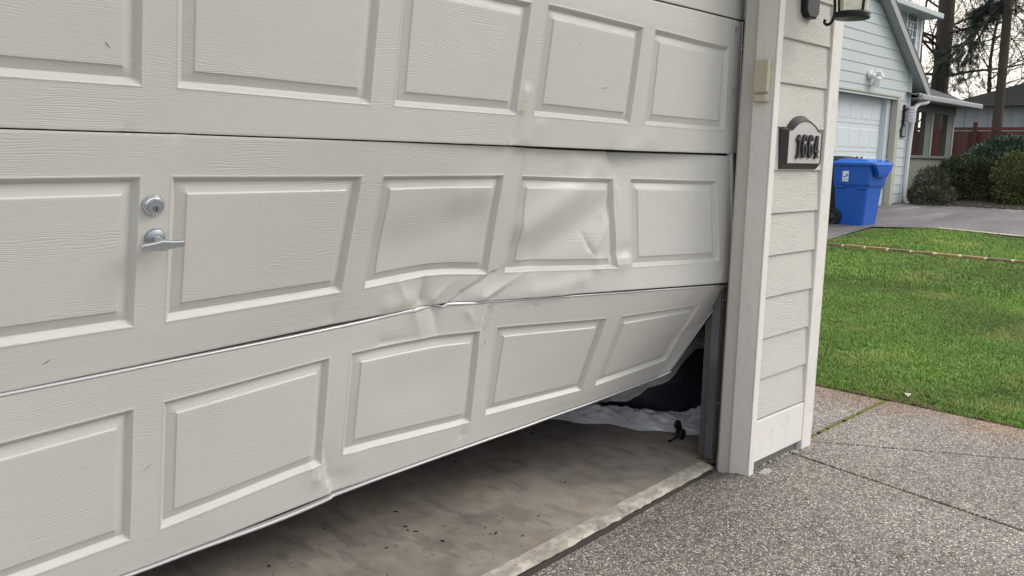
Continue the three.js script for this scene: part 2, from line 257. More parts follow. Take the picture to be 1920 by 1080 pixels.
// ------------------------------------------------------------------ our garage building
const REV = -.085;                                       // face of the jamb reveal
const house = thing('garage_building', 'beige lap-sided garage pier with off-white trim boards beside the dented door', 'garage');
{
  const put = (n, g, m) => mesh(n, uvBox(g), m, house);
  put('jamb_board', rboxAt(REV, -.045, -.01, 2.45, -.070, .0175, .004), M.trim);
  put('casing_edge', rboxAt(REV - .001, -.043, -.014, 2.45, .018, .026, .003), M.trim);
  put('inner_jamb_board', rboxAt(-.070, -.02, -.01, 2.45, -.133, -.0705, .003), M.beige);
  put('jamb_filler', boxAt(-.019, .03, -.005, 2.45, -.133, -.03), M.interior);
  put('door_stop', rboxAt(-.052, -.02, -.01, 2.45, -.148, -.1335, .003), M.beige);
  put('rear_jamb', rboxAt(.032, .05, -.005, 2.45, -.30, -.130, .003), M.interior);
  for (const [y, z] of [[.16, -.02], [.55, .005], [.93, -.03], [1.22, -.01], [1.52, .004], [1.92, -.025]]) mesh('nail_head', new THREE.SphereGeometry(.0035, 8, 6).scale(.35, 1, 1).translate(REV, y, z), M.trim, house);
  for (const [x, y] of [[.46, .09], [.47, .5], [.46, .95], [.465, 1.4], [.02, .15], [.36, .15], [.36, .10]]) mesh('nail_head', new THREE.SphereGeometry(.0032, 8, 6).scale(1, 1, .3).translate(x, y, x > .4 ? .0212 : .0182), M.trim, house);
  // lap siding boards, each one tilted out at its foot
  const y0 = 1.855, LAP = .178;
  for (let k = -5; k < 9; k++) {
    const yb = y0 - LAP * (k + 1), g = uvBox(new RoundedBoxGeometry(.462, LAP + .025, .013, 2, .003));
    const uvs = g.attributes.uv; for (let i = 0; i < uvs.count; i++) uvs.setXY(i, uvs.getX(i) + k * .37, uvs.getY(i) + k * .231);
    const m = mesh('siding_board', g, M.siding, house); m.position.set(.187, yb + (LAP + .025) / 2, .0); m.rotation.x = -.058; m.rotation.z = .0012 * Math.sin(k * 2.1);
  }
  put('base_board', rboxAt(-.0425, .412, .064, .247, -.02, .018, .003), M.trim);
  put('corner_board', rboxAt(.4135, .51, .012, 2.7, -.06, .021, .004), M.trim);
  put('corner_board', rboxAt(.485, .513, .012, 2.7, -.16, -.0605, .004), M.trim);
  put('sheathing', boxAt(-.03, .48, .07, 2.7, -.10, -.022), M.interior);
  put('foundation', boxAt(-.042, .47, -.06, .063, -.16, -.006), std(.16, .155, .15, { roughness: .95, bumpMap: slabBump, bumpScale: .004 }));
  put('side_wall', boxAt(.72, .80, -.02, 2.7, -7, -.165), M.siding);
  put('front_return', boxAt(.5135, .80, -.02, 2.7, -.164, -.11), M.siding);
  put('inner_lining', boxAt(.66, .715, .0, 2.7, -7, -.17), M.interior);
  put('front_lining', boxAt(.052, .655, .0, 2.7, -.30, -.17), M.interior);
  put('header', boxAt(-5.6, -.087, 2.44, 2.75, -.16, .02), M.trim);
  put('wall_panel', boxAt(-7.5, -4.99, -.02, 2.75, -.16, .02), M.siding);
  put('left_lining', boxAt(-5.56, -5.4, 0, 2.7, -7, -.165), M.interior);
  put('back_wall', boxAt(-5.6, .8, 0, 2.7, -7.1, -7), M.interior);
  put('ceiling', boxAt(-7.5, .8, 2.76, 2.86, -7.1, .02), M.interior);
  put('eave', boxAt(-8, .95, 2.87, 3.0, -7.5, .42), M.trim);
  const rf = new THREE.BufferGeometry(); rf.setAttribute('position', new THREE.Float32BufferAttribute([-8, 3.001, .45, 1, 3.001, .45, 1, 4.6, -3.6, -8, 4.6, -3.6, 1, 3.001, -7.6, -8, 3.001, -7.6], 3)); rf.setIndex([0, 1, 2, 0, 2, 3, 3, 2, 4, 3, 4, 5, 1, 4, 2, 0, 3, 5]); rf.computeVertexNormals();
  mesh('roof', rf, std(.06, .06, .065, { roughness: .95 }), house);
}
{
  const R = rng(88), a = []; for (let i = 0; i < 130; i++) { const f = R(), c = f < .5 ? [-.02 + .07 * R(), .035 + .03 * R()] : [.08 + .42 * R(), -.004 + .035 * R() * R()], s = .003 + .008 * R() * R(); a.push(new THREE.IcosahedronGeometry(s, 0).scale(1.3, .6, 1).rotateY(R() * 6).translate(c[0], YD + .001, c[1])); }
  const m = top(mesh('mortar_crumbs', join(a), std(.42, .41, .39, { roughness: 1 })), 'pale mortar crumbs on the slab at the foot of the pier', 'mortar'); m.userData.kind = 'stuff';
}
{ // small pale pipe clip on the far side of the corner board
  const c = atZ(1530, 676, -.03); const g = thing('cable_clip', 'tiny white cable clip on the outer edge of the corner board', 'clip', [.513, c.y, -.02]);
  mesh('clip_body', rboxAt(0, .014, -.022, .022, -.012, .012, .004), M.trim, g); mesh('clip_screw', new THREE.SphereGeometry(.004, 10, 8).translate(.014, .0, .0), M.galv, g);
}

// ------------------------------------------------------------------ the garage door
const DZ = -.176, HS = .54, VB = .108, VT = .452;       // door plane, section height, panel bottom and top within a section
const XR = k => -.114 - .586 * k, XL = k => -.637 - .586 * k;
const UK = []; // knots along the door, in undamaged metres: left end ... right end
UK.push({ u: -4.80, off: 1 });
for (let k = 7; k >= 0; k--) { UK.push({ u: XL(k), p: k, e: 'L' }); if (k === 2) UK.push({ u: XL(2) + .305, p: 2, e: 'K' }); UK.push({ u: XR(k), p: k, e: 'R' }); }
UK.push({ u: -.015, end: 1 });
const poly = pts => x => { let i = 0; while (i < pts.length - 2 && x > pts[i + 1][0]) i++; const [a, b] = [pts[i], pts[i + 1]]; return a[1] + (b[1] - a[1]) * (x - a[0]) / (b[0] - a[0]); };
// corner pixels of the pressed panels in the photograph, with how far each point is pushed in from the door plane
const SEC = {
  B: { y: 1.93,
    top: [['R4', 269.7, 0, 0], ['L3', 328.6, 0, 0], ['R3', 708, 0, 0], ['L2', 746, 0, 0], ['R2', 999, 3, -.005], ['L1', 1027, 5, -.004], ['R1', 1208, 49, 0], ['L0', 1228, 52, 0], ['R0', 1368, 86, 0]],
    bot: [['R4', 269, 165, -.072], ['L3', 329, 167.5, -.068], ['R3', 697, 199, -.05], ['L2', 737, 201, -.045], ['R2', 969, 218, -.060], ['L1', 999, 219, -.052], ['R1', 1182, 235, -.043], ['L0', 1207, 236, -.03], ['R0', 1359, 245.5, 0]],
    end: [[1391, 41, 0], [1380, 287.5, 0]], left: [[0, -140], [0, 146]],
    seamB: [[-400, 226], [0, 239], [330, 249.5], [640, 260.5], [970, 273], [1130, 280], [1280, 286], [1380, 288]] },
  C: {
    top: [['R4', 267, 328, -.11], ['L3', 319, 328, -.11], ['R3', 682, 328, -.095], ['L2', 717, 328, -.09], ['R2', 947, 326, -.112], ['L1', 978, 328, -.10], ['R1', 1151, 333, -.108], ['L0', 1181, 333, -.085], ['R0', 1345, 337, -.012]],
    bot: [['R4', 253, 615, -.20], ['L3', 307, 607, -.20], ['R3', 642, 550, -.195], ['L2', 680, 544, -.19], ['K2', 820, 518, -.196], ['R2', 915, 516, -.187], ['L1', 943, 513, -.177], ['R1', 1159, 505, -.075], ['L0', 1184, 503, -.058], ['R0', 1350, 491, -.005]],
    end: [[1374, 293, -.004], [1376, 528, .004]], left: [[0, 331], [0, 654]],
    seamT: [[-400, 229], [0, 242.5], [330, 252.5], [640, 263.5], [950, 275], [1000, 279], [1130, 284], [1280, 290], [1375, 292]],
    seamB: [[-400, 817], [0, 736.5], [87, 719.5], [330, 669], [640, 605], [820, 569], [947, 560.5], [1280, 536.5], [1379, 528.5]] },
  D: {
    top: [['R4', 254, 763, -.24], ['L3', 304, 752, -.24], ['R3', 620, 668, -.25], ['L2', 657, 660, -.245], ['K2', 818, 628, -.232], ['R2', 903, 618, -.215], ['L1', 931, 612, -.204], ['R1', 1140, 595, -.114], ['L0', 1165, 592, -.097], ['R0', 1316, 569, -.055]],
    bot: [['R4', 247, 1014, -.31], ['L3', 297, 997, -.31], ['R3', 605, 872, -.31], ['L2', 640, 857, -.305], ['R2', 884, 793, -.262], ['L1', 907, 782, -.26], ['R1', 1091, 733, -.233], ['L0', 1113, 726, -.223], ['R0', 1249, 676, -.21]],
    end: [[1367, 537, -.02], [1256, 694, -.22]], left: [[0, 828], [0, 1105]],
    seamT: [[-400, 825], [0, 744.5], [87, 727.5], [330, 678], [640, 615], [820, 578.5], [947, 566], [1280, 542], [1368, 536]],
    seamB: [[-400, 1309], [0, 1162], [223, 1080], [400, 1015], [640, 917], [887, 830], [1043, 775], [1193, 722], [1256, 694]] },
};
function netOf(id) {
  const net = UK.map(() => [null, null, null, null]);  // rows: bottom seam, panel bottom, panel top, top seam
  if (id === 'A') { UK.forEach((k, i) => { [0, VB, VT, HS].forEach((v, j) => net[i][j] = V3(k.u, 1.937 + v, DZ)); }); return net; }
  const S = SEC[id], idx = {}; UK.forEach((k, i) => { if (k.e) idx[k.e + k.p] = i; });
  const pix = {};
  for (const [key, u, v, z] of S.top) (pix[key] ??= {}).t = [u, v, z];
  for (const [key, u, v, z] of S.bot) (pix[key] ??= {}).b = [u, v, z];
  // the sheet bends gently between the damage: smooth the depth readings along the door
  for (const row of ['t', 'b']) {
    const ks = Object.keys(pix).filter(k => pix[k][row]).map(k => [UK[idx[k]].u, k]).sort((a, b) => a[0] - b[0]), lastU = ks[ks.length - 1][0];
    const zl = poly(ks.map(([u, k]) => [u, pix[k][row][2]])), out = {};
    for (const [u, k] of ks) { let s = 0, w = 0; const sg = Math.min(.2, .5 * Math.abs(lastU - u) + .02); for (let i = -24; i <= 24; i++) { const q = u + i / 24 * 2.4 * sg, c = Math.exp(-((i / 24 * 2.4) ** 2) / 2); s += c * zl(Math.min(lastU, q)); w += c; } out[k] = s / w; }
    for (const [, k] of ks) pix[k][row][2] = out[k];
  }
  const inter = (a, b, f) => { let lo = -3, hi = 4; const g = t => lerp(a[1], b[1], t) - f(lerp(a[0], b[0], t)); const s = Math.sign(g(lo)); for (let i = 0; i < 60; i++) { const m = (lo + hi) / 2; if (Math.sign(g(m)) === s) lo = m; else hi = m; } return lo; };
  for (const key in pix) {
    const { t, b } = pix[key], i = idx[key]; if (i === undefined) continue;
    if (b) net[i][1] = atZ(b[0], b[1], DZ + b[2]);
    if (t) net[i][2] = atZ(t[0], t[1], DZ + t[2]);
    if (!t || !b) continue;
    if (id === 'B' && ['R4', 'L3', 'R3', 'L2'].includes(key)) {    // panel top lies above the frame: run the edge on up to the panel's height
      const P1 = net[i][1], P2 = atZ(t[0], t[1], DZ + b[2] * .5), f = (1.845 - P1.y) / (P2.y - P1.y); net[i][2] = V3(lerp(P1.x, P2.x, f), 1.845, DZ);
    }
    if (id === 'B') { const P1 = net[i][1], P2 = net[i][2], f = (S.y - P1.y) / (P2.y - P1.y); net[i][3] = V3(lerp(P1.x, P2.x, f), S.y, DZ); }
    else { const f = inter(t, b, poly(S.seamT)), zz = t[2] + (b[2] - t[2]) * (-(HS - VT) / (VT - VB)); net[i][3] = atZ(lerp(t[0], b[0], f), lerp(t[1], b[1], f), DZ + zz); }
    const f = inter(t, b, poly(S.seamB)), zz = b[2] + (b[2] - t[2]) * (VB / (VT - VB)) * .9; net[i][0] = atZ(lerp(t[0], b[0], f), lerp(t[1], b[1], f), DZ + zz);
  }
  // kink knot inside the third panel: fill rows without a reading, use seam pixels where the photo shows them
  const K = idx.K2, a = idx.L2, b = idx.R2, w = .305 / .523;
  for (let j = 0; j < 4; j++) if (!net[K][j]) net[K][j] = net[a][j].clone().lerp(net[b][j], w);
  if (id === 'C') net[K][0] = atZ(820, 570, net[a][0].clone().lerp(net[b][0], w).z - .006);
  if (id === 'D') net[K][3] = atZ(820, 577, net[a][3].clone().lerp(net[b][3], w).z - .006);
  // right end
  const n = UK.length - 1, [et, eb] = S.end, T = atZ(et[0], et[1], DZ + et[2]), B = atZ(eb[0], eb[1], DZ + eb[2]);
  [0, VB / HS, VT / HS, 1].forEach((f, j) => net[n][j] = B.clone().lerp(T, f));
  // left of the frame: run the rows on
  const r = idx.R4, l = idx.L4;
  const dirs = [0, 1, 2, 3].map(j => { const P = net[r][j]; const q = j === 1 || j === 2 ? S.left[2 - j] : [0, poly(j === 0 ? S.seamB : (S.seamT || S.seamB))(0)]; const Q = atZ(q[0], q[1], P.z); return (Q.y - P.y) / (Q.x - P.x); });
  for (let j = 0; j < 4; j++) {
    if (id === 'B' && j > 1) dirs[j] = 0;
    const P = net[r][j]; net[l][j] = V3(P.x - .523, P.y - dirs[j] * .523, P.z);
    let q = 0; for (let i = l - 1; i >= 0; i--) { q++; const prev = net[i + 1][j]; net[i][j] = V3(prev.x - (UK[i + 1].u - UK[i].u), prev.y, lerp(DZ, prev.z, .97)); }
  }
  return net;
}
// smooth surface through a net: non-uniform cubic Hermite in both directions
function herm(xs, ps, x) {
  let i = 0; while (i < xs.length - 2 && x > xs[i + 1]) i++;
  const h = xs[i + 1] - xs[i], t = (x - xs[i]) / h;
  const sl = k => ps[k + 1].clone().sub(ps[k]).divideScalar(xs[k + 1] - xs[k]);
  const tan = k => { if (k === 0) return sl(0); if (k === xs.length - 1) return sl(k - 1); const a = sl(k - 1), b = sl(k), w = (xs[k + 1] - xs[k]) / (xs[k + 1] - xs[k - 1]); return a.multiplyScalar(1 - w).addScaledVector(b, w); };
  const t2 = t * t, t3 = t2 * t;
  return ps[i].clone().multiplyScalar(2 * t3 - 3 * t2 + 1).addScaledVector(tan(i), h * (t3 - 2 * t2 + t)).addScaledVector(ps[i + 1], -2 * t3 + 3 * t2).addScaledVector(tan(i + 1), h * (t3 - t2));
}
// dents and creases: [section, kind, x0, y0, x1, y1 (photo pixels), half width m, depth m (+ out)]
const DENTS = [
  ['B', 'fold', 970, 275, 984, 196, .060, -.012], ['B', 'ridge', 983, 202, 988, 172, .018, .009], ['B', 'crease', 971, 275, 966, 262, .016, .008], ['B', 'ridge', 1000, 262, 1016, 232, .03, .006],
  ['B', 'crease', 255, 248, 250, 236, .022, -.005], ['B', 'crease', 1147, 284, 1153, 262, .022, -.006], ['B', 'ridge', 1180, 282, 1215, 262, .04, .004],
  ['C', 'fold', 1130, 283, 1139, 334, -.085, -.016], ['C', 'ridge', 1060, 296, 1108, 308, .05, .007], ['C', 'fold', 968, 276, 966, 318, .09, -.008], ['C', 'crease', 318, 253, 326, 268, .03, -.004],
  ['C', 'ridge', 985, 425, 1080, 348, .052, .014], ['C', 'ridge', 1010, 478, 1118, 388, .055, -.013], ['C', 'crease', 1098, 474, 1132, 404, .026, .014], ['C', 'crease', 1099, 474, 1084, 436, .020, -.012], ['C', 'ridge', 1122, 490, 1152, 468, .030, -.008], ['C', 'crease', 1116, 402, 1126, 366, .018, .006],
  ['C', 'ridge', 880, 420, 760, 470, .09, -.012], ['C', 'ridge', 870, 365, 900, 350, .06, .008],
  ['C', 'crease', 820, 570, 819, 520, .030, -.018], ['C', 'crease', 786, 562, 768, 528, .026, .009], ['C', 'crease', 842, 566, 872, 530, .024, .010], ['C', 'fold', 890, 556, 938, 515, .060, -.016], ['C', 'crease', 928, 560, 992, 512, .026, .015], ['C', 'crease', 947, 561, 966, 538, .016, -.010], ['C', 'ridge', 1010, 548, 1085, 524, .03, .006], ['C', 'crease', 652, 604, 668, 560, .035, -.007], ['C', 'ridge', 910, 563, 1050, 554, .050, .009], ['C', 'ridge', 760, 582, 800, 572, .03, .008], ['C', 'ridge', 1110, 492, 1150, 486, .03, .010],
  ['C', 'ridge', 1366, 318, 1368, 330, .03, -.012],
  ['D', 'crease', 820, 578, 830, 630, .034, -.018], ['D', 'crease', 783, 588, 802, 634, .028, .008], ['D', 'crease', 918, 571, 903, 648, .016, -.009], ['D', 'crease', 880, 586, 894, 608, .020, .007], ['D', 'crease', 728, 648, 800, 634, .024, -.008],
  ['D', 'fold', 654, 917, 640, 858, .07, -.016], ['D', 'crease', 632, 918, 612, 884, .026, .010], ['D', 'ridge', 690, 890, 700, 872, .035, .005], ['D', 'crease', 892, 826, 898, 788, .02, -.009], ['D', 'ridge', 760, 740, 820, 720, .10, -.006], ['D', 'crease', 1245, 640, 1290, 590, .04, -.008],
].map(([s, k, x0, y0, x1, y1, w, d]) => { const z = DZ + { B: -.04, C: -.13, D: -.2 }[s]; const a = atZ(x0, y0, z), b = atZ(x1, y1, z); return { s, k, ax: a.x, ay: a.y, bx: b.x, by: b.y, w, d }; });
function dent(id, x, y) {
  let t = 0;
  for (const q of DENTS) if (q.s === id) {
    const dx = q.bx - q.ax, dy = q.by - q.ay, L = dx * dx + dy * dy || 1e-9, s = Math.min(1, Math.max(0, ((x - q.ax) * dx + (y - q.ay) * dy) / L)), d = Math.hypot(x - q.ax - s * dx, y - q.ay - s * dy);
    const aw = Math.abs(q.w); if (d > aw * 3.6) continue;
    if (q.k === 'fold') { const side = Math.sign((x - q.ax) * dy - (y - q.ay) * dx) * Math.sign(q.w), wd = side > 0 ? aw : aw * .13; t += q.d * Math.exp(-d / wd * 1.3) * (1 - .6 * s); continue; }   // sharp on one side, running out on the other
    t += q.k === 'crease' ? q.d * Math.exp(-d / q.w * 1.4) * (1 - .75 * s) : q.d * Math.exp(-((d / q.w) ** 2));
  }
  return t;
}
const EP = [0, .0014, .0028, .0046, .0060, .0074, .0168, .0182, .0198, .0410, .0424, .0442, .0456]; // distance in from a panel's outer edge
const EO = [0, .0008, .0013, .0010, -.0002, -.0014, -.0140, -.0156, -.0154, -.0080, -.0073, -.0044, -.0038];
const EW = .0456;
const relief = e => { if (e <= 0) return 0; if (e >= EW) return EO[EO.length - 1]; let i = 0; while (e > EP[i + 1]) i++; return lerp(EO[i], EO[i + 1], (e - EP[i]) / (EP[i + 1] - EP[i])); };
const door = thing('garage_door', 'buckled beige sectional garage door with pressed panels, bottom edge pushed in', 'garage door');
const secTopEdge = {}, secBotEdge = {}, secEnd = {}, secSurf = {};
const usVis = [];
{
  const u0 = UK[0].u, u1 = UK[UK.length - 1].u; const us = [u0];
  for (let k = 7; k >= 0; k--) {
    const a = XL(k), b = XR(k), fine = k <= 4;
    if (us[us.length - 1] < a - .03) { const s = us[us.length - 1], n = k <= 2 ? 9 : fine ? 4 : 1; for (let i = 1; i < n; i++) us.push(lerp(s, a, i / n)); }
    for (const e of EP) us.push(a + e);
    const n = k >= 1 && k <= 2 ? 64 : fine ? 32 : 6; for (let i = 1; i < n; i++) us.push(lerp(a + EW, b - EW, i / n));
    for (const e of [...EP].reverse()) us.push(b - e);
  }
  for (let i = 1; i <= 6; i++) us.push(lerp(XR(0), u1, i / 6));
  const vs = []; for (let i = 0; i < 14; i++) vs.push(VB * i / 14); for (const e of EP) vs.push(VB + e); for (let i = 1; i < 38; i++) vs.push(lerp(VB + EW, VT - EW, i / 38)); for (const e of [...EP].reverse()) vs.push(VT - e); for (let i = 1; i <= 12; i++) vs.push(lerp(VT, HS, i / 12));
  const ku = UK.map(k => k.u), kv = [0, VB, VT, HS];
  const panelOf = u => { for (let k = 0; k < 8; k++) if (u > XL(k) - 1e-6 && u < XR(k) + 1e-6) return k; return -1; };
  let si = 0;
  for (const id of ['A', 'B', 'C', 'D']) {
    const net = netOf(id), nu = us.length, nv = vs.length;
    const colU = kv.map((_, j) => net.map(r => r[j]));
    const base = [], P = [];
    const S = (u, v) => herm(kv, [0, 1, 2, 3].map(j => herm(ku, colU[j], u)), v); secSurf[id] = S;
    for (let i = 0; i < nu; i++) { const r4 = [0, 1, 2, 3].map(j => herm(ku, colU[j], us[i])); for (let j = 0; j < nv; j++) base.push(herm(kv, r4, vs[j])); }
    const at = (i, j) => base[Math.max(0, Math.min(nu - 1, i)) * nv + Math.max(0, Math.min(nv - 1, j))];
    for (let i = 0; i < nu; i++) for (let j = 0; j < nv; j++) {
      const b = at(i, j), N = new THREE.Vector3().crossVectors(at(i + 1, j).clone().sub(at(i - 1, j)), at(i, j + 1).clone().sub(at(i, j - 1))).normalize();
      const u = us[i], v = vs[j], k = panelOf(u); let e = -1; if (k >= 0) e = Math.min(u - XL(k), XR(k) - u, v - VB, VT - v);
      // oil-canning of the thin sheet
      const oc = (pf((u + 6) / 8, v / 8 + si * .3, 40, 40, 2, 801) - .5) * .0022;
      P.push(b.clone().addScaledVector(N, relief(e) + dent(id, b.x, b.y) + oc));
    }
    // edges: rolled lips at top and bottom, flat returns at the ends
    const rows = []; const LB = [[-.0, -.046], [.004, -.012], [.0015, -.004]];       // [up into the section, back]
    const pos = [], uv = []; const NV = nv + 6;
    for (let i = 0; i < nu; i++) {
      const pb = P[i * nv], pt = P[i * nv + nv - 1], lo = []; const dn = P[i * nv + 1].clone().sub(pb).normalize(), ut = pt.clone().sub(P[i * nv + nv - 2]).normalize();
      for (const [o, z] of [[.003, -.046], [.0005, -.010], [-.0003, -.0025]]) { const q = pb.clone().addScaledVector(dn, o); q.z += z; pos.push(q.x, q.y, q.z); uv.push(us[i], o + z); }
      for (let j = 0; j < nv; j++) { const q = P[i * nv + j]; pos.push(q.x, q.y, q.z); uv.push(us[i] + si * .41, vs[j] + si * .27); }
      for (const [o, z] of [[.0003, -.0025], [-.0005, -.010], [-.003, -.046]]) { const q = pt.clone().addScaledVector(ut, o); q.z += z; pos.push(q.x, q.y, q.z); uv.push(us[i], o + z); }
    }
    const G = new THREE.BufferGeometry(); G.setAttribute('position', new THREE.Float32BufferAttribute(pos, 3)); G.setAttribute('uv', new THREE.Float32BufferAttribute(uv, 2));
    const sheet = [], pan = Array.from({ length: 8 }, () => []), all = [];
    for (let i = 0; i < nu - 1; i++) for (let j = 0; j < NV - 1; j++) {
      const a = i * NV + j, b = a + NV, c = b + 1, d = a + 1, um = (us[i] + us[i + 1]) / 2, jj = j - 3, k = panelOf(um), inV = jj >= 0 && jj < nv - 1 && vs[jj] >= VB - 1e-6 && vs[jj + 1] <= VT + 1e-6;
      let flip = false; if (k >= 0 && inV) { const vm = (vs[jj] + vs[jj + 1]) / 2, cu = (XL(k) + XR(k)) / 2, cv = (VB + VT) / 2; flip = (um - cu) * (vm - cv) < 0; }
      const tri = flip ? [a, b, d, b, c, d] : [a, b, c, a, c, d]; all.push(...tri); (k >= 0 && inV ? pan[k] : sheet).push(...tri);
    }
    G.setIndex(all); G.computeVertexNormals();
    const sub = ix => { const map = new Map(), p = [], n = [], t = [], o = []; for (const v of ix) { let m = map.get(v); if (m === undefined) { m = map.size; map.set(v, m); for (let c = 0; c < 3; c++) { p.push(pos[v * 3 + c]); n.push(G.attributes.normal.array[v * 3 + c]); } t.push(uv[v * 2], uv[v * 2 + 1]); } o.push(m); } const g = new THREE.BufferGeometry(); g.setAttribute('position', new THREE.Float32BufferAttribute(p, 3)); g.setAttribute('normal', new THREE.Float32BufferAttribute(n, 3)); g.setAttribute('uv', new THREE.Float32BufferAttribute(t, 2)); g.setIndex(o); return g; };
    const sec = mesh('section', sub(sheet), M.door, door);
    for (let k = 0; k < 8; k++) mesh('raised_panel', sub(pan[k]), M.door, sec);
    // back sheet
    const bp = [], bi = [], NB = 50; for (let i = 0; i <= NB; i++) for (let j = 0; j < 4; j++) { const q = S(lerp(ku[0] + .002, ku[ku.length - 1] - .002, i / NB), [.003, .18, .36, HS - .003][j]); bp.push(q.x, q.y, q.z - .044); }
    for (let i = 0; i < NB; i++) for (let j = 0; j < 3; j++) { const a = i * 4 + j; bi.push(a, a + 1, a + 4, a + 1, a + 5, a + 4); }
    const bg = new THREE.BufferGeometry(); bg.setAttribute('position', new THREE.Float32BufferAttribute(bp, 3)); bg.setIndex(bi); bg.computeVertexNormals(); mesh('back_sheet', bg, M.doorBack, sec);
    secTopEdge[id] = us.map((u, i) => P[i * nv + nv - 1]); secBotEdge[id] = us.map((u, i) => P[i * nv]); secEnd[id] = vs.map((v, j) => P[(nu - 1) * nv + j]);
    si++;
  }
  // bare metal tongue that shows where the lower joint has opened, and the bottom rail
  const ribbon = (line, prof, keep = () => true) => { const L = line.filter(keep), p = [], uvv = [], ix = [], m = prof.length; L.forEach((q, i) => { const pr = typeof prof === 'function' ? prof(q) : prof; pr.forEach(([dy, dz], k) => { p.push(q.x, q.y + dy, q.z + dz); uvv.push(q.x, dy + dz); }); }); const mm = (typeof prof === 'function' ? prof(L[0]) : prof).length; for (let i = 0; i < L.length - 1; i++) for (let k = 0; k < mm - 1; k++) { const a = i * mm + k; ix.push(a, a + mm, a + 1, a + 1, a + mm, a + mm + 1); } const g = new THREE.BufferGeometry(); g.setAttribute('position', new THREE.Float32BufferAttribute(p, 3)); g.setAttribute('uv', new THREE.Float32BufferAttribute(uvv, 2)); g.setIndex(ix); g.computeVertexNormals(); return g; };
  const kx = atZ(820, 578, DZ - .235).x;
  mesh('joint_tongue', ribbon(secTopEdge.D, q => { const open = Math.exp(-(((q.x - kx + .12) / .26) ** 2)), pinch = Math.exp(-(((q.x - kx) / .014) ** 2)), jag = pn(q.x * 45 + 300, 3, 999, 9, 61) - .5, k = (1 + .75 * open + .5 * open * jag) * (1 - .75 * pinch), o = .003 * open * jag + .006 * pinch; return [[.0003, .0002], [.0012 * k, .0032 + o], [.0045 * k, .0040 + o], [.0072 * k, .0018 + o], [.0078 * k, -.004], [.0078 * k, -.03]]; }), M.bare, door);
  const sag = q => .010 * Math.exp(-(((q.x + 2.0) / .22) ** 2));   // the rail has come away at the lower crease
  mesh('bottom_rail', ribbon(secBotEdge.D, q => { const s = sag(q); return [[-.002 - s, -.012], [-.0035 - s * 1.0, .003], [-.006 - s * 1.1, .0055], [-.011 - s * 1.2, .005], [-.0135 - s * 1.2, -.001], [-.013 - s, -.03]]; }), M.bare, door);
  mesh('bottom_seal', ribbon(secBotEdge.D, q => { const s = sag(q) * 1.2; return [[-.0138 - s, -.008], [-.022 - s, -.012], [-.024 - s, -.022], [-.0138 - s, -.028]]; }), M.black, door);
  // end stiles
  const stile = (line, w, dx, mat) => { const p = [], ix = [], uvv = []; line.forEach(q => { for (const [a, b] of [[dx, -.02], [dx, .004], [dx + w, .004], [dx + w, -.045]]) { p.push(q.x + a, q.y, q.z + b); uvv.push(q.y, a + b); } }); for (let i = 0; i < line.length - 1; i++) for (let k = 0; k < 3; k++) { const a = i * 4 + k; ix.push(a, a + 1, a + 4, a + 1, a + 5, a + 4); } const g = new THREE.BufferGeometry(); g.setAttribute('position', new THREE.Float32BufferAttribute(p, 3)); g.setAttribute('uv', new THREE.Float32BufferAttribute(uvv, 2)); g.setIndex(ix); g.computeVertexNormals(); return mesh('end_stile', g, mat, door); };
  const even = (a, b, n) => Array.from({ length: n + 1 }, (_, i) => a.clone().lerp(b, i / n));
  const cB = secEnd.C[2], cT = secEnd.C[secEnd.C.length - 1];
  stile(even(cB, cT.clone().add(V3(0, .016, 0)), 12), .030, -.018, std(.70, .71, .74, { metalness: .25, roughness: .4 }));
  stile(secEnd.B, .006, .002, M.galv); stile(secEnd.D, .008, .002, M.galv); stile(secEnd.A, .006, .002, M.galv);
}
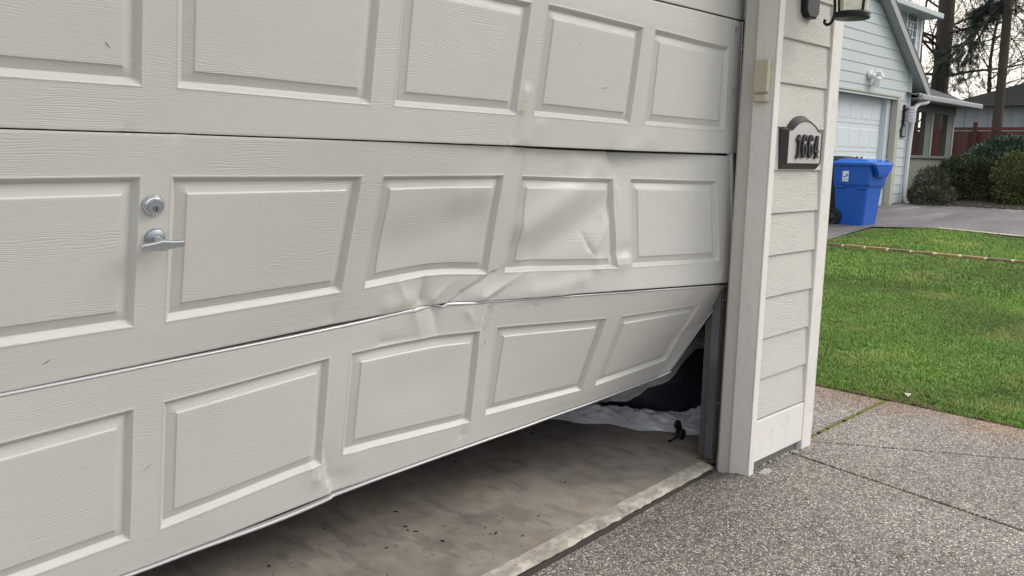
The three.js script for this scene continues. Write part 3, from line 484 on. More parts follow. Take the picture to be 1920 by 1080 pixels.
// lock and turn handle: parts of the door, on the stile of the lock section
{
  const onDoor = (u, v) => { let z = DZ - .1; for (let k = 0; k < 8; k++) { const P = atZ(u, v, z); const UU = -2.427; let best = null, bd = 9; for (let i = 0; i <= 60; i++) { const q = secSurf.C(UU, HS * i / 60); const d = Math.abs(q.y - P.y); if (d < bd) { bd = d; best = q; } } z = best.z; } return atZ(u, v, z); };
  const mk = (n, p) => { const g = new THREE.Group(); g.name = n; g.position.copy(p); g.rotation.x = .22; door.add(g); return g; };
  const lathe = (pts, seg = 48) => new THREE.LatheGeometry(pts.map(([r, y]) => new THREE.Vector2(r, y)), seg).rotateX(Math.PI / 2);
  const l = mk('deadbolt', onDoor(287, 384));
  mesh('rose', lathe([[0.0, .002], [.0255, .002], [.0262, .004], [.0245, .009], [.0205, .0135], [.0198, .0142], [.0186, .0142]]), M.chrome, l);
  mesh('guard_ring', lathe([[.0184, .011], [.0184, .016], [.0176, .0176], [.0168, .0176], [.0160, .0170], [0, .0170]]), M.chromeDull, l);
  const c = mesh('key_cylinder', lathe([[.0078, .0172], [.0078, .0185], [.0072, .0192], [0, .0188]]).translate(.001, -.004, 0), M.chromeDark, l);
  mesh('keyway', boxAt(.0002, .0022, -.009, .0005, .0188, .0198), M.black, l);
  const h = mk('turn_handle', onDoor(290, 446));
  mesh('rose', lathe([[0, .001], [.0240, .001], [.0248, .004], [.0232, .008], [.0205, .011], [.0185, .0105], [.0165, .0125], [.0125, .0135], [0, .0135]]), M.chromeDull, h);
  mesh('stem', lathe([[.0105, .012], [.0095, .020], [.0085, .046], [0, .046]]), M.chrome, h);
  const gs = new THREE.Shape(), w = .043; gs.moveTo(-w, -.0052); gs.quadraticCurveTo(-w - .0055, 0, -w, .0056); gs.quadraticCurveTo(-.018, .0062, -.004, .0105); gs.quadraticCurveTo(.004, .0108, .010, .0092); gs.quadraticCurveTo(.02, .0062, w + .002, .0056); gs.quadraticCurveTo(w + .0075, 0, w + .002, -.0052); gs.quadraticCurveTo(.018, -.0056, .006, -.0098); gs.quadraticCurveTo(-.001, -.0108, -.007, -.0096); gs.quadraticCurveTo(-.018, -.0062, -w, -.0052);
  const grip = mesh('grip', new THREE.ExtrudeGeometry(gs, { depth: .008, bevelEnabled: true, bevelThickness: .0028, bevelSize: .0024, bevelSegments: 3, curveSegments: 10 }).rotateZ(.05).scale(1.08, 1, 1).translate(-.002, -.003, .046), M.chrome, h);
  const gs2 = new THREE.ShapeGeometry(gs, 10).scale(.93, .74, 1).rotateZ(.05).scale(1.08, 1, 1).translate(-.0015, -.003, .0573);
  mesh('grip_inlay', gs2, M.chromeDull, grip);
}
{ // paint chips, scratches and scuffs: thin slivers lying on the sheet
  const R = rng(19);
  const toPix = q => { const d = q.clone().sub(CP), z = d.dot(fw); return [960 + FPX * d.dot(rt) / z, 540 - FPX * d.dot(up) / z]; };
  const hit = (id, px, py) => { let cu = -1.5, cv = HS / 2, ru = 1.5, rv = HS / 2, best; for (let k = 0; k < 7; k++) { let bd = 1e9, bu, bv; for (let a = -8; a <= 8; a++) for (let b = -8; b <= 8; b++) { const u = Math.min(-.016, cu + ru * a / 8), v = Math.min(HS, Math.max(0, cv + rv * b / 8)), q = secSurf[id](u, v), [x, y] = toPix(q), d = (x - px) ** 2 + (y - py) ** 2; if (d < bd) { bd = d; bu = u; bv = v; best = q; } } cu = bu; cv = bv; ru *= .3; rv *= .3; }
    let e = -1; for (let k = 0; k < 8; k++) if (cu > XL(k) && cu < XR(k)) e = Math.min(cu - XL(k), XR(k) - cu, cv - VB, VT - cv); const q = best.clone(); q.z += relief(e) + dent(id, q.x, q.y) + .0007; return q; };
  const mark = (name, id, pts, w, m) => { const L = pts.map(([x, y]) => hit(id, x, y)), g = []; for (let i = 0; i < L.length - 1; i++) { const a = L[i], b = L[i + 1], r0 = w * (i ? .7 + .5 * R() : .3), r1 = w * (i === L.length - 2 ? .3 : .7 + .5 * R()); const q = bar(a, b, r0, r1, 5); g.push(q); } mesh(name, join(g), m, door); };
  const darkM = std(.05, .045, .04, { roughness: .9 }), greyM = std(.30, .29, .27, { roughness: .8 }), paleM = std(.80, .80, .78, { roughness: .6 });
  mark('scratch', 'C', [[78, 685], [83, 681], [88, 679], [95, 673]], .0007, darkM); mark('scratch', 'B', [[198, 78], [203, 84], [208, 90]], .0007, darkM); mark('scratch', 'D', [[265, 887], [277, 876], [289, 864]], .0006, greyM);
  mark('scratch', 'D', [[1236, 618], [1240, 612], [1243, 605]], .0011, paleM); mark('scratch', 'D', [[1290, 604], [1296, 596], [1299, 590]], .0012, paleM); mark('scratch', 'D', [[1232, 636], [1234, 630], [1236, 624]], .0009, paleM);
  mark('scratch', 'C', [[1345, 524], [1352, 514], [1356, 504]], .0015, paleM); mark('scratch', 'C', [[1360, 518], [1362, 506], [1363, 496]], .0010, greyM); mark('scratch', 'B', [[1128, 165], [1134, 165], [1143, 164]], .0009, greyM);
  mark('paint_chip', 'D', [[84, 834], [87, 837]], .0038, paleM); mark('paint_chip', 'D', [[70, 842], [72, 843]], .0026, paleM); mark('paint_chip', 'B', [[1087, 81], [1088.5, 82.5]], .0024, darkM); mark('paint_chip', 'C', [[963, 423], [965, 424.5]], .0024, darkM); mark('paint_chip', 'D', [[249, 975], [250, 976]], .0016, darkM);
  // black rubber scuffs down the crease beside the third panel
  for (let i = 0; i < 26; i++) { const t = R(), x = lerp(921, 903, t) + (R() - .5) * 9, y = lerp(572, 660, t); mark('scuff', 'D', [[x, y], [x + (R() - .5) * 3, y + 1 + 3 * R()]], .0007 + .0007 * R(), darkM); }
  for (let i = 0; i < 14; i++) { const x = lerp(940, 1005, R()), y = 569 + 8 * R(); mark('scuff', 'D', [[x, y], [x + 2 + 4 * R(), y - .5]], .0006 + .0006 * R(), greyM); }
  // dark rub marks where the top corner scraped along the jamb
  for (let i = 0; i < 22; i++) { const t = R(), x = lerp(1382, 1374, t) + (R() - .5) * 4, y = lerp(48, 190, t * t); mark('scuff', 'B', [[x, y], [x - .5, y + 3 + 7 * R()]], .0008 + .001 * R(), darkM); }
}
// ------------------------------------------------------------------ track, roller, bundle in plastic
{
  const t = thing('door_track', 'galvanised vertical steel door track standing inside the right jamb', 'track', [0, 0, 0]);
  const b0 = atZ(1331, 856, -.235);
  mesh('track_channel', join([boxAt(-.014, -.0115, .012, 2.3, -.240, -.200), boxAt(-.0115, .012, .012, 2.3, -.240, -.2375), boxAt(-.0115, -.002, .012, 2.3, -.2025, -.200)]), std(.16, .18, .20, { metalness: .5, roughness: .5, roughnessMap: steelTone }), t);
  mesh('angle_iron', join([boxAt(-.0115, .020, .003, 2.3, -.198, -.1945), boxAt(.0165, .020, .003, 2.3, -.29, -.198)]), std(.17, .165, .155, { metalness: .6, roughness: .6 }), t);
  for (const y of [.28, .75, 1.3]) mesh('bolt', new THREE.CylinderGeometry(.007, .007, .008, 6).rotateX(Math.PI / 2).translate(.0, y, -.190), M.galv, t);
  mesh('foot_plate', rboxAt(-.024, .026, .0005, .006, -.275, -.185, .002), std(.15, .11, .08, { roughness: .9, metalness: .3 }), t);
}
{
  const p = atY(1272, 823, 0); const t = thing('loose_roller', 'black loose roller with its stem lying on the floor by the track', 'roller', [p.x, 0, p.z], -.35);
  const wheel = (x, y, z, r, ry) => new THREE.LatheGeometry([[.004, -.006], [r * .55, -.006], [r * .62, -.004], [r, -.0065], [r, -.002], [r * .88, 0], [r, .002], [r, .0065], [r * .62, .004], [r * .55, .006], [.004, .006]].map(a => new THREE.Vector2(...a)), 28).rotateX(Math.PI / 2).rotateY(ry).translate(x, y, z);
  mesh('wheel', wheel(.012, .026, .012, .026, .5), M.black, t); mesh('wheel', wheel(-.0, .070, -.012, .022, .3), M.black, t);
  mesh('stem', bar(V3(.012, .026, .012), V3(-.072, .010, .030), .0052, .0045), M.blackMetal, t);
  mesh('stem_tip', bar(V3(-.072, .010, .030), V3(-.080, .0085, .032), .0062, .0062), M.blackMetal, t);
  mesh('hinge_leaf', rboxAt(-.014, .016, .028, .068, -.006, .004, .002), M.blackMetal, t);
}
{ // black rounded bundle in translucent sheeting; e runs along it, n towards the opening
  const C = V3(.42, .265, -.72), e = V3(.69, 0, .72).normalize(), n = V3(-.72, 0, .69).normalize();
  const W = (a, y, d) => V3(C.x + e.x * a + n.x * d, y, C.z + e.z * a + n.z * d);
  const bul = (a, y) => Math.sqrt(Math.max(0, 1 - ((a + .07) / .39) ** 2 - ((y - .265) / .275) ** 2));
  const g = new THREE.SphereGeometry(1, 80, 56), p = g.attributes.position;
  for (let i = 0; i < p.count; i++) {
    const x = p.getX(i), y = p.getY(i), z = p.getZ(i), rib = .022 * Math.cos(y * 11 + 2 * x) + .05 * (pn(x * 3 + 9, y * 4 + z * 2 + 9, 99, 99, 4) - .5);
    const q = W(x * .37 * (1 + rib) - .07, C.y + Math.sign(y) * Math.pow(Math.abs(y), .85) * .262, z * .17 * (1 + rib)); p.setXYZ(i, q.x - C.x, q.y, q.z - C.z);
  }
  g.computeVertexNormals();
  const b = thing('black_bundle', 'large rounded black bundle on the garage floor behind the lifted corner', 'bundle', [C.x, 0, C.z]);
  mesh('bundle_body', g, std(.016, .021, .030, { roughness: .36 }), b);
  mesh('bundle_tie', new THREE.TorusGeometry(.318, .010, 8, 48).rotateX(Math.PI / 2).scale(1, 1, .55).rotateY(-Math.atan2(e.z, e.x)).translate(0, .40, 0).scale(.86, 1, .86), M.black, b);
  const grid = (NU, NW, f) => { const q = [], ix = [], uv = []; for (let i = 0; i <= NU; i++) for (let j = 0; j <= NW; j++) { const w = f(i / NU, j / NW); q.push(w.x, w.y, w.z); uv.push(i / NU * 4, j / NW * 2); } for (let i = 0; i < NU; i++) for (let j = 0; j < NW; j++) { const a = i * (NW + 1) + j; ix.push(a, a + 1, a + NW + 1, a + 1, a + NW + 2, a + NW + 1); } const sg = new THREE.BufferGeometry(); sg.setAttribute('position', new THREE.Float32BufferAttribute(q, 3)); sg.setAttribute('uv', new THREE.Float32BufferAttribute(uv, 2)); sg.setIndex(ix); sg.computeVertexNormals(); return sg; };
  const crum = (a, t, s) => { const f = (x, y, k) => 1 - Math.abs(2 * pn(x, y, 999, 999, k) - 1); return .45 * f(a * 7 + t * 2 + 20, t * 5 + a * 9 + 20, s) + .33 * f(a * 16 - t * 6 + 40, t * 9 + a * 12 + 30, s + 1) + .22 * f(a * 40 + 60, t * 18 - a * 20 + 90, s + 2) - .5; };
  // lower sheet: lies wrinkled on the floor in front of the bundle
  const lower = grid(90, 36, (u, t) => { const a = lerp(-.66, .36, u), front = .10 + .165 * Math.exp(-(((a - .02) / .36) ** 2)) + .02 * Math.sin(a * 23); const d = lerp(front + .02, .02, t); const k = Math.sin(Math.PI * Math.min(1, t * 1.15)); return W(a, .005 + Math.max(0, .05 * k * (1 + 1.4 * crum(a, t, 5)) + (.04 + .22 * sstep(.02, .26, a)) * t * t), d + .02 * crum(a, t * 2, 9)); });
  // upper sheet: hangs over the back and left of the bundle, its hem rolled along the diagonal
  const upper = grid(90, 44, (u, t) => { const a = lerp(-.60, .34, u), hem = poly([[-.6, .01], [-.4, .07], [-.1, .23], [.07, .40], [.18, .45], [.4, .47]])(a), hy = hem + .012 * Math.sin(a * 31) + .02 * crum(a, .3, 21), y = lerp(hy, .60, t), roll = .02 * Math.exp(-((t / .06) ** 2)); return W(a + .02 * crum(a, t, 25), y, .185 * bul(a, Math.min(y, .5)) + .018 + roll + .05 * crum(a, t * 2.2, 33) * (.4 + .6 * (1 - bul(a, y)))); });
  const pm = new THREE.MeshPhysicalMaterial({ color: lin(.90, .94, .98), transmission: .5, thickness: 0, roughness: .2, ior: 1.45, side: THREE.DoubleSide });
  const sg = thing('plastic_sheet', 'crumpled translucent plastic sheeting wrapped round the black bundle', 'plastic sheet', [0, 0, 0]);
  const pf2 = pm.clone(); pf2.transmission = .34; pf2.roughness = .22; mesh('floor_fold', lower, pf2, sg); mesh('hanging_fold', upper, pm, sg);
}
{ // bits of leaf and grit on the garage floor
  const R = rng(5), a = [];
  const spots = [[505, 1062], [980, 1005], [760, 988], [765, 995], [725, 1028], [853, 867], [998, 813], [910, 990], [920, 1002], [930, 1000], [780, 997], [742, 960], [1010, 968], [830, 1015], [1060, 905]];
  for (const [u, v] of spots) { const p = atY(u, v, 0), s = .003 + .005 * R(); const g = new THREE.IcosahedronGeometry(1, 0).scale(s * 1.6, .002 + .003 * R(), s * .6).rotateY(R() * 6).translate(p.x, .002, p.z); a.push(g); }
  for (let i = 0; i < 25; i++) { const x = -2.6 + 2.5 * R(), z = lipZ(x) - .09 - .9 * R() * R(), s = .001 + .003 * R(); a.push(new THREE.IcosahedronGeometry(1, 0).scale(s * 1.5, s * .4, s).rotateY(R() * 6).translate(x, .001, z)); }
  const m = top(mesh('floor_litter', join(a), std(.035, .028, .022, { roughness: 1 })), 'dark leaf crumbs and grit scattered on the garage floor', 'litter'); m.userData.kind = 'stuff';
}

// ------------------------------------------------------------------ keypad, house number, lantern
{
  const k = thing('garage_keypad', 'beige plastic keypad with flip cover screwed to the grey jamb', 'keypad', [REV, 1.68, -.026]);
  mesh('keypad_base', new RoundedBoxGeometry(.016, .165, .066, 3, .006).translate(-.007, -.004, 0), M.keypad2, k);
  mesh('flip_cover', new RoundedBoxGeometry(.020, .130, .064, 3, .006).translate(-.019, .016, 0), M.keypad, k);
  mesh('lower_lip', new RoundedBoxGeometry(.014, .030, .056, 3, .007).translate(-.016, -.070, 0), M.keypad2, k);
}
const font = await new FontLoader().loadAsync('fonts/droid/droid_serif_bold.typeface.json');
{
  const g = thing('house_number_plaque', 'dark bronze arched plaque with raised number 1664 on the siding', 'sign', [.181, 1.328, .010]);
  const ol = (w, h0, sx, rise, dy) => { const o = [[-w, dy], [w, dy], [w, h0 + dy], [sx, h0 + dy + .003]]; const r = (sx * sx + rise * rise) / (2 * rise), cy = h0 + rise - r; for (let i = 1; i < 28; i++) { const x = lerp(sx, -sx, i / 28); o.push([x, dy + cy + Math.sqrt(r * r - x * x)]); } o.push([-sx, h0 + dy + .003], [-w, h0 + dy]); return o; };
  const rings = [[ol(.168, .167, .128, .057, 0), -.004], [ol(.168, .167, .128, .057, 0), .006], [ol(.166, .165, .127, .0565, .001), .008], [ol(.155, .136, .124, .045, .023), .031], [ol(.154, .135, .1235, .0445, .0235), .033], [ol(.151, .132, .121, .043, .025), .033], [ol(.150, .131, .120, .0425, .0255), .029]];
  { const p = [], ix = [], m = rings[0][0].length; for (const [r, z] of rings) for (const [x, y] of r) p.push(x, y, z); for (let i = 0; i < rings.length - 1; i++) for (let k = 0; k < m; k++) { const a = i * m + k, c = i * m + (k + 1) % m; ix.push(a, c, a + m, c, c + m, a + m); } const q = new THREE.BufferGeometry(); q.setAttribute('position', new THREE.Float32BufferAttribute(p, 3)); q.setIndex(ix); const f = q.toNonIndexed(); f.computeVertexNormals(); mesh('plaque_frame', f, M.bronze, g); }
  mesh('number_plate', new THREE.ExtrudeGeometry(new THREE.Shape(ol(.1505, .1315, .1205, .0427, .0253).map(a => new THREE.Vector2(...a))), { depth: .022, bevelEnabled: false }).translate(0, 0, .008), M.plate, g);
  let x = -.088; for (const ch of '1664') {
    const t = new TextGeometry(ch, { font, size: .094, depth: .011, bevelEnabled: true, bevelThickness: .002, bevelSize: .0014, bevelSegments: 2, curveSegments: 6 }); t.computeBoundingBox(); const bb = t.boundingBox, w = bb.max.x - bb.min.x, s = (ch === "1" ? .032 : .041) / w;
    t.translate(-bb.min.x, -bb.min.y, 0); t.scale(s, 1, 1); mesh('digit', t.translate(x, .047, .0295), M.bronze, g); x += ch === '1' ? .047 : .056;
  }
}
{
  const g = thing('wall_lantern', 'black iron wall lantern with seeded glass and scrolled arm above the plaque', 'lantern', [.178, 2.0, .012]);
  const bp = new THREE.Shape(); bp.moveTo(-.05, -.022); bp.lineTo(-.03, -.042); bp.lineTo(.03, -.042); bp.lineTo(.05, -.022); bp.lineTo(.05, .20); bp.lineTo(-.05, .20); bp.closePath();
  mesh('back_plate', new THREE.ExtrudeGeometry(bp, { depth: .018, bevelEnabled: true, bevelThickness: .006, bevelSize: .008, bevelSegments: 3 }), M.blackMetal, g);
  const Z = .188, rb = .070, y0 = -.068;
  mesh('scroll_arm', tube([V3(0, .14, .02), V3(0, .14, .05), V3(0, .08, .085), V3(0, .01, .112), V3(0, -.046, .114), V3(0, -.076, .102), V3(0, -.082, .086), V3(0, -.070, .074), V3(0, -.060, .078)], .0062, 60), M.blackMetal, g);
  mesh('arm_foot', rboxAt(-.007, .007, -.064, -.052, .108, .128, .003), M.blackMetal, g);
  const L = pts => new THREE.LatheGeometry(pts.map(a => new THREE.Vector2(...a)), 48);
  mesh('base_ring', L([[0, 0], [rb - .004, 0], [rb, .004], [rb - .003, .014], [rb + .002, .019], [rb - .004, .026], [rb - .014, .024], [rb - .016, .012], [0, .012]]).translate(0, y0, Z), M.blackMetal, g);
  const gl = new THREE.MeshPhysicalMaterial({ color: lin(.93, .91, .84), transmission: .75, roughness: .35, thickness: 0, side: THREE.DoubleSide, bumpMap: slabBump, bumpScale: .004 });
  mesh('glass_shade', L([[rb - .016, .024], [rb - .004, .12], [rb + .006, .26]]).translate(0, y0, Z), gl, g);
  for (let k = 0; k < 4; k++) { const a = .5 + k * Math.PI / 2, c = Math.cos(a), s = Math.sin(a); mesh('cage_bar', bar(V3(c * (rb - .008), y0 + .022, Z + s * (rb - .008)), V3(c * (rb + .012), y0 + .26, Z + s * (rb + .012)), .0058), M.blackMetal, g); }
  mesh('top_cap', L([[rb + .018, .258], [rb + .022, .268], [.03, .34], [.012, .37], [0, .385]]).translate(0, y0, Z), M.blackMetal, g);
  mesh('bulb', new THREE.SphereGeometry(.03, 20, 16).translate(0, y0 + .13, Z), std(.7, .68, .6, { roughness: .4 }), g);
}

// ------------------------------------------------------------------ lawn, moss, edging
{
  const R = rng(21), tuft = (n, h, w, spread) => { const p = [], nn = []; for (let i = 0; i < n; i++) { const a = R() * 6.283, r = spread * Math.sqrt(R()), x = Math.cos(a) * r, z = Math.sin(a) * r, b = R() * 6.283, le = (.15 + .75 * R()) * h, hh = h * (.5 + .5 * R()), tx = Math.cos(b), tz = Math.sin(b), lx = Math.cos(b + 1.5), lz = Math.sin(b + 1.5), m = [x + lx * le * .3, hh * .6, z + lz * le * .3], t = [x + lx * le, hh, z + lz * le];
    const A = [x - tx * w, 0, z - tz * w], B = [x + tx * w, 0, z + tz * w], C = [m[0] - tx * w * .8, m[1], m[2] - tz * w * .8], D = [m[0] + tx * w * .8, m[1], m[2] + tz * w * .8]; p.push(...A, ...B, ...D, ...A, ...D, ...C, ...C, ...D, ...t); }
    const g = new THREE.BufferGeometry(); g.setAttribute('position', new THREE.Float32BufferAttribute(p, 3)); g.computeVertexNormals(); return g; };
  const inLawn = (x, z) => { if (x < LX + .004) return false; if (z < -3.5 + .0) { if (x > 8.2) return false; } const far = z < -3.72 ? 8.25 : z < -2.97 ? lerp(9.9, 10.85, (z + 3.72) / .75) : z < -1.61 ? lerp(10.85, 10.5, (z + 2.97) / 1.36) : 10.45; if (x > far - .03) return false; return Math.abs(x - 7.77) > .075; };
  const geos = [tuft(9, .036, .0019, .028), tuft(8, .046, .0021, .032), tuft(10, .030, .0020, .030)];
  const mats = geos.map(() => []), cols = geos.map(() => []); const o = new THREE.Object3D(), c = new THREE.Color();
  const plant = (n, x0, x1, z0, z1, sc) => { for (let i = 0; i < n; i++) {
    const x = x0 + (x1 - x0) * R(), z = z0 + (z1 - z0) * R(); if (!inLawn(x, z)) continue; const k = Math.floor(R() * 3);
    const patch = pf(x / 12, z / 12 + .5, 14, 14, 3, 61), dry = pf(x / 12, z / 12 + .5, 26, 26, 2, 67), s = sc * (.7 + .5 * R() + .5 * (patch - .5)) * (x < LX + .1 ? .75 : 1);
    o.position.set(x, hgt(x) - .004, z); o.rotation.set(.25 * (R() - .5), R() * 6.28, .25 * (R() - .5)); o.scale.set(s, s * (.8 + .4 * R()), s); o.updateMatrix(); mats[k].push(o.matrix.clone());
    const straw = sstep(.54, .76, dry) * .5 + (R() < .06 ? .8 : 0), g = .9 + .6 * R() + 1.1 * (patch - .5);
    c.setRGB(lerp(.115, .25, straw) * g, lerp(.215, .275, straw) * g, lerp(.028, .07, straw) * g); cols[k].push(c.clone());
  } };
  plant(70000, 1.59, 5.2, -3.4, 1.9, .86); plant(40000, 5.2, 11, -5.5, 2.2, 1.25); plant(9000, 1.59, 8.2, -8, -3.4, 1.2); plant(9000, 1.59, 10.5, 1.9, 6, 1.3);
  const lawn = new THREE.Group(); lawn.name = 'grass'; top(lawn, 'short mown green grass covering the sloping front lawn', 'grass'); lawn.userData.kind = 'stuff';
  geos.forEach((g, k) => { const m = new THREE.InstancedMesh(g, M.blade, mats[k].length); m.name = 'grass_blades'; m.castShadow = m.receiveShadow = true; mats[k].forEach((a, i) => { m.setMatrixAt(i, a); m.setColorAt(i, cols[k][i]); }); m.userData.kind = 'stuff'; lawn.add(m); });
  // bare soil edge along the slab
  const e = []; for (let i = 0; i < 260; i++) { const z = -3.4 + 5.4 * R(), x = LX + .002 + .06 * R() * R(), s = .006 + .014 * R(); e.push(new THREE.IcosahedronGeometry(s, 0).scale(1, .55, 1.2).rotateY(R() * 6).translate(x, hgt(x) + .0, z)); }
  const se = top(mesh('soil_crumbs', join(e), std(.085, .058, .038, { roughness: 1 })), 'brown soil crumbs along the lawn edge beside the slabs', 'soil'); se.userData.kind = 'stuff';
  // moss in the joints
  const m = []; const along = (a, b, n, w, sMin, sMax, gate) => { for (let i = 0; i < n; i++) { const t = R(), x = lerp(a[0], b[0], t), z = lerp(a[1], b[1], t); if (gate && !gate(t)) continue; const s = sMin + (sMax - sMin) * R(); m.push(new THREE.IcosahedronGeometry(s, 0).scale(1.2, .5, 1).rotateY(R() * 6).translate(x + (R() - .5) * w, YD - .005, z + (R() - .5) * w)); } };
  along([.53, -.041], [LX, -.041], 900, .018, .003, .008, t => pn(t * 22, 1, 999, 9, 3) > .28);
  along([j3(.0), .0], [j3(1.4), 1.4], 520, .011, .002, .005, t => pn(t * 16, 2, 999, 9, 4) > .58);
  along([-.42, .66], [-.06, 1.08], 90, .02, .002, .0035, t => pn(t * 9, 4, 99, 9, 5) > .5);
  const mo = top(mesh('joint_moss', join(m), std(.12, .13, .025, { roughness: 1 })), 'olive moss growing in the joints between the aggregate slabs', 'moss'); mo.userData.kind = 'stuff';
  // dry leaf by the lawn edge
  const lp = atY(1698, 752, YD); const lg = new THREE.PlaneGeometry(.07, .035, 6, 3), q = lg.attributes.position; for (let i = 0; i < q.count; i++) { const x = q.getX(i) / .035, y = q.getY(i); q.setY(i, y * (1 - x * x * .85)); q.setZ(i, .008 * (1 - x * x) + .25 * Math.abs(y)); } lg.rotateX(-Math.PI / 2).rotateY(.4); lg.computeVertexNormals();
  const lf = top(mesh('dry_leaf', lg, std(.45, .40, .36, { roughness: .8 })), 'curled pale dry leaf at the brown lawn edge by the joint', 'leaf'); lf.position.set(1.66, hgt(1.66) + .03, .05);
}
{ // edging of timber-brown blocks with pale mortar lumps at the joints
  const g = thing('lawn_edging', 'row of brown edging blocks with pale lumps crossing the lawn', 'edging', [7.77, hgt(7.77), 0]); const R = rng(31);
  const mats = [std(.20, .145, .075, { roughness: .95, bumpMap: slabBump, bumpScale: .004 }), std(.27, .19, .085, { roughness: .95, bumpMap: slabBump, bumpScale: .004 }), std(.16, .125, .08, { roughness: .95, bumpMap: slabBump, bumpScale: .004 })], pale = std(.55, .48, .27, { roughness: .95 });
  const geo = [new RoundedBoxGeometry(.10, .07, .265, 2, .012), new RoundedBoxGeometry(.095, .066, .255, 2, .014), new RoundedBoxGeometry(.105, .072, .26, 2, .01)], lump = new THREE.IcosahedronGeometry(.034, 1);
  for (let i = 0; i < 34; i++) { const z = -6 + .285 * i, b = mesh('edging_block', geo[i % 3], mats[Math.floor(R() * 3)], g); b.position.set((R() - .5) * .02, .012 + .008 * R(), z); b.rotation.set((R() - .5) * .05, (R() - .5) * .06, (R() - .5) * .08); const l = mesh('mortar_lump', lump, pale, g); l.position.set(-.025 + .02 * R(), .022 + .012 * R(), z + .143); l.scale.set(1.1, .7, .75 + .5 * R()); }
}

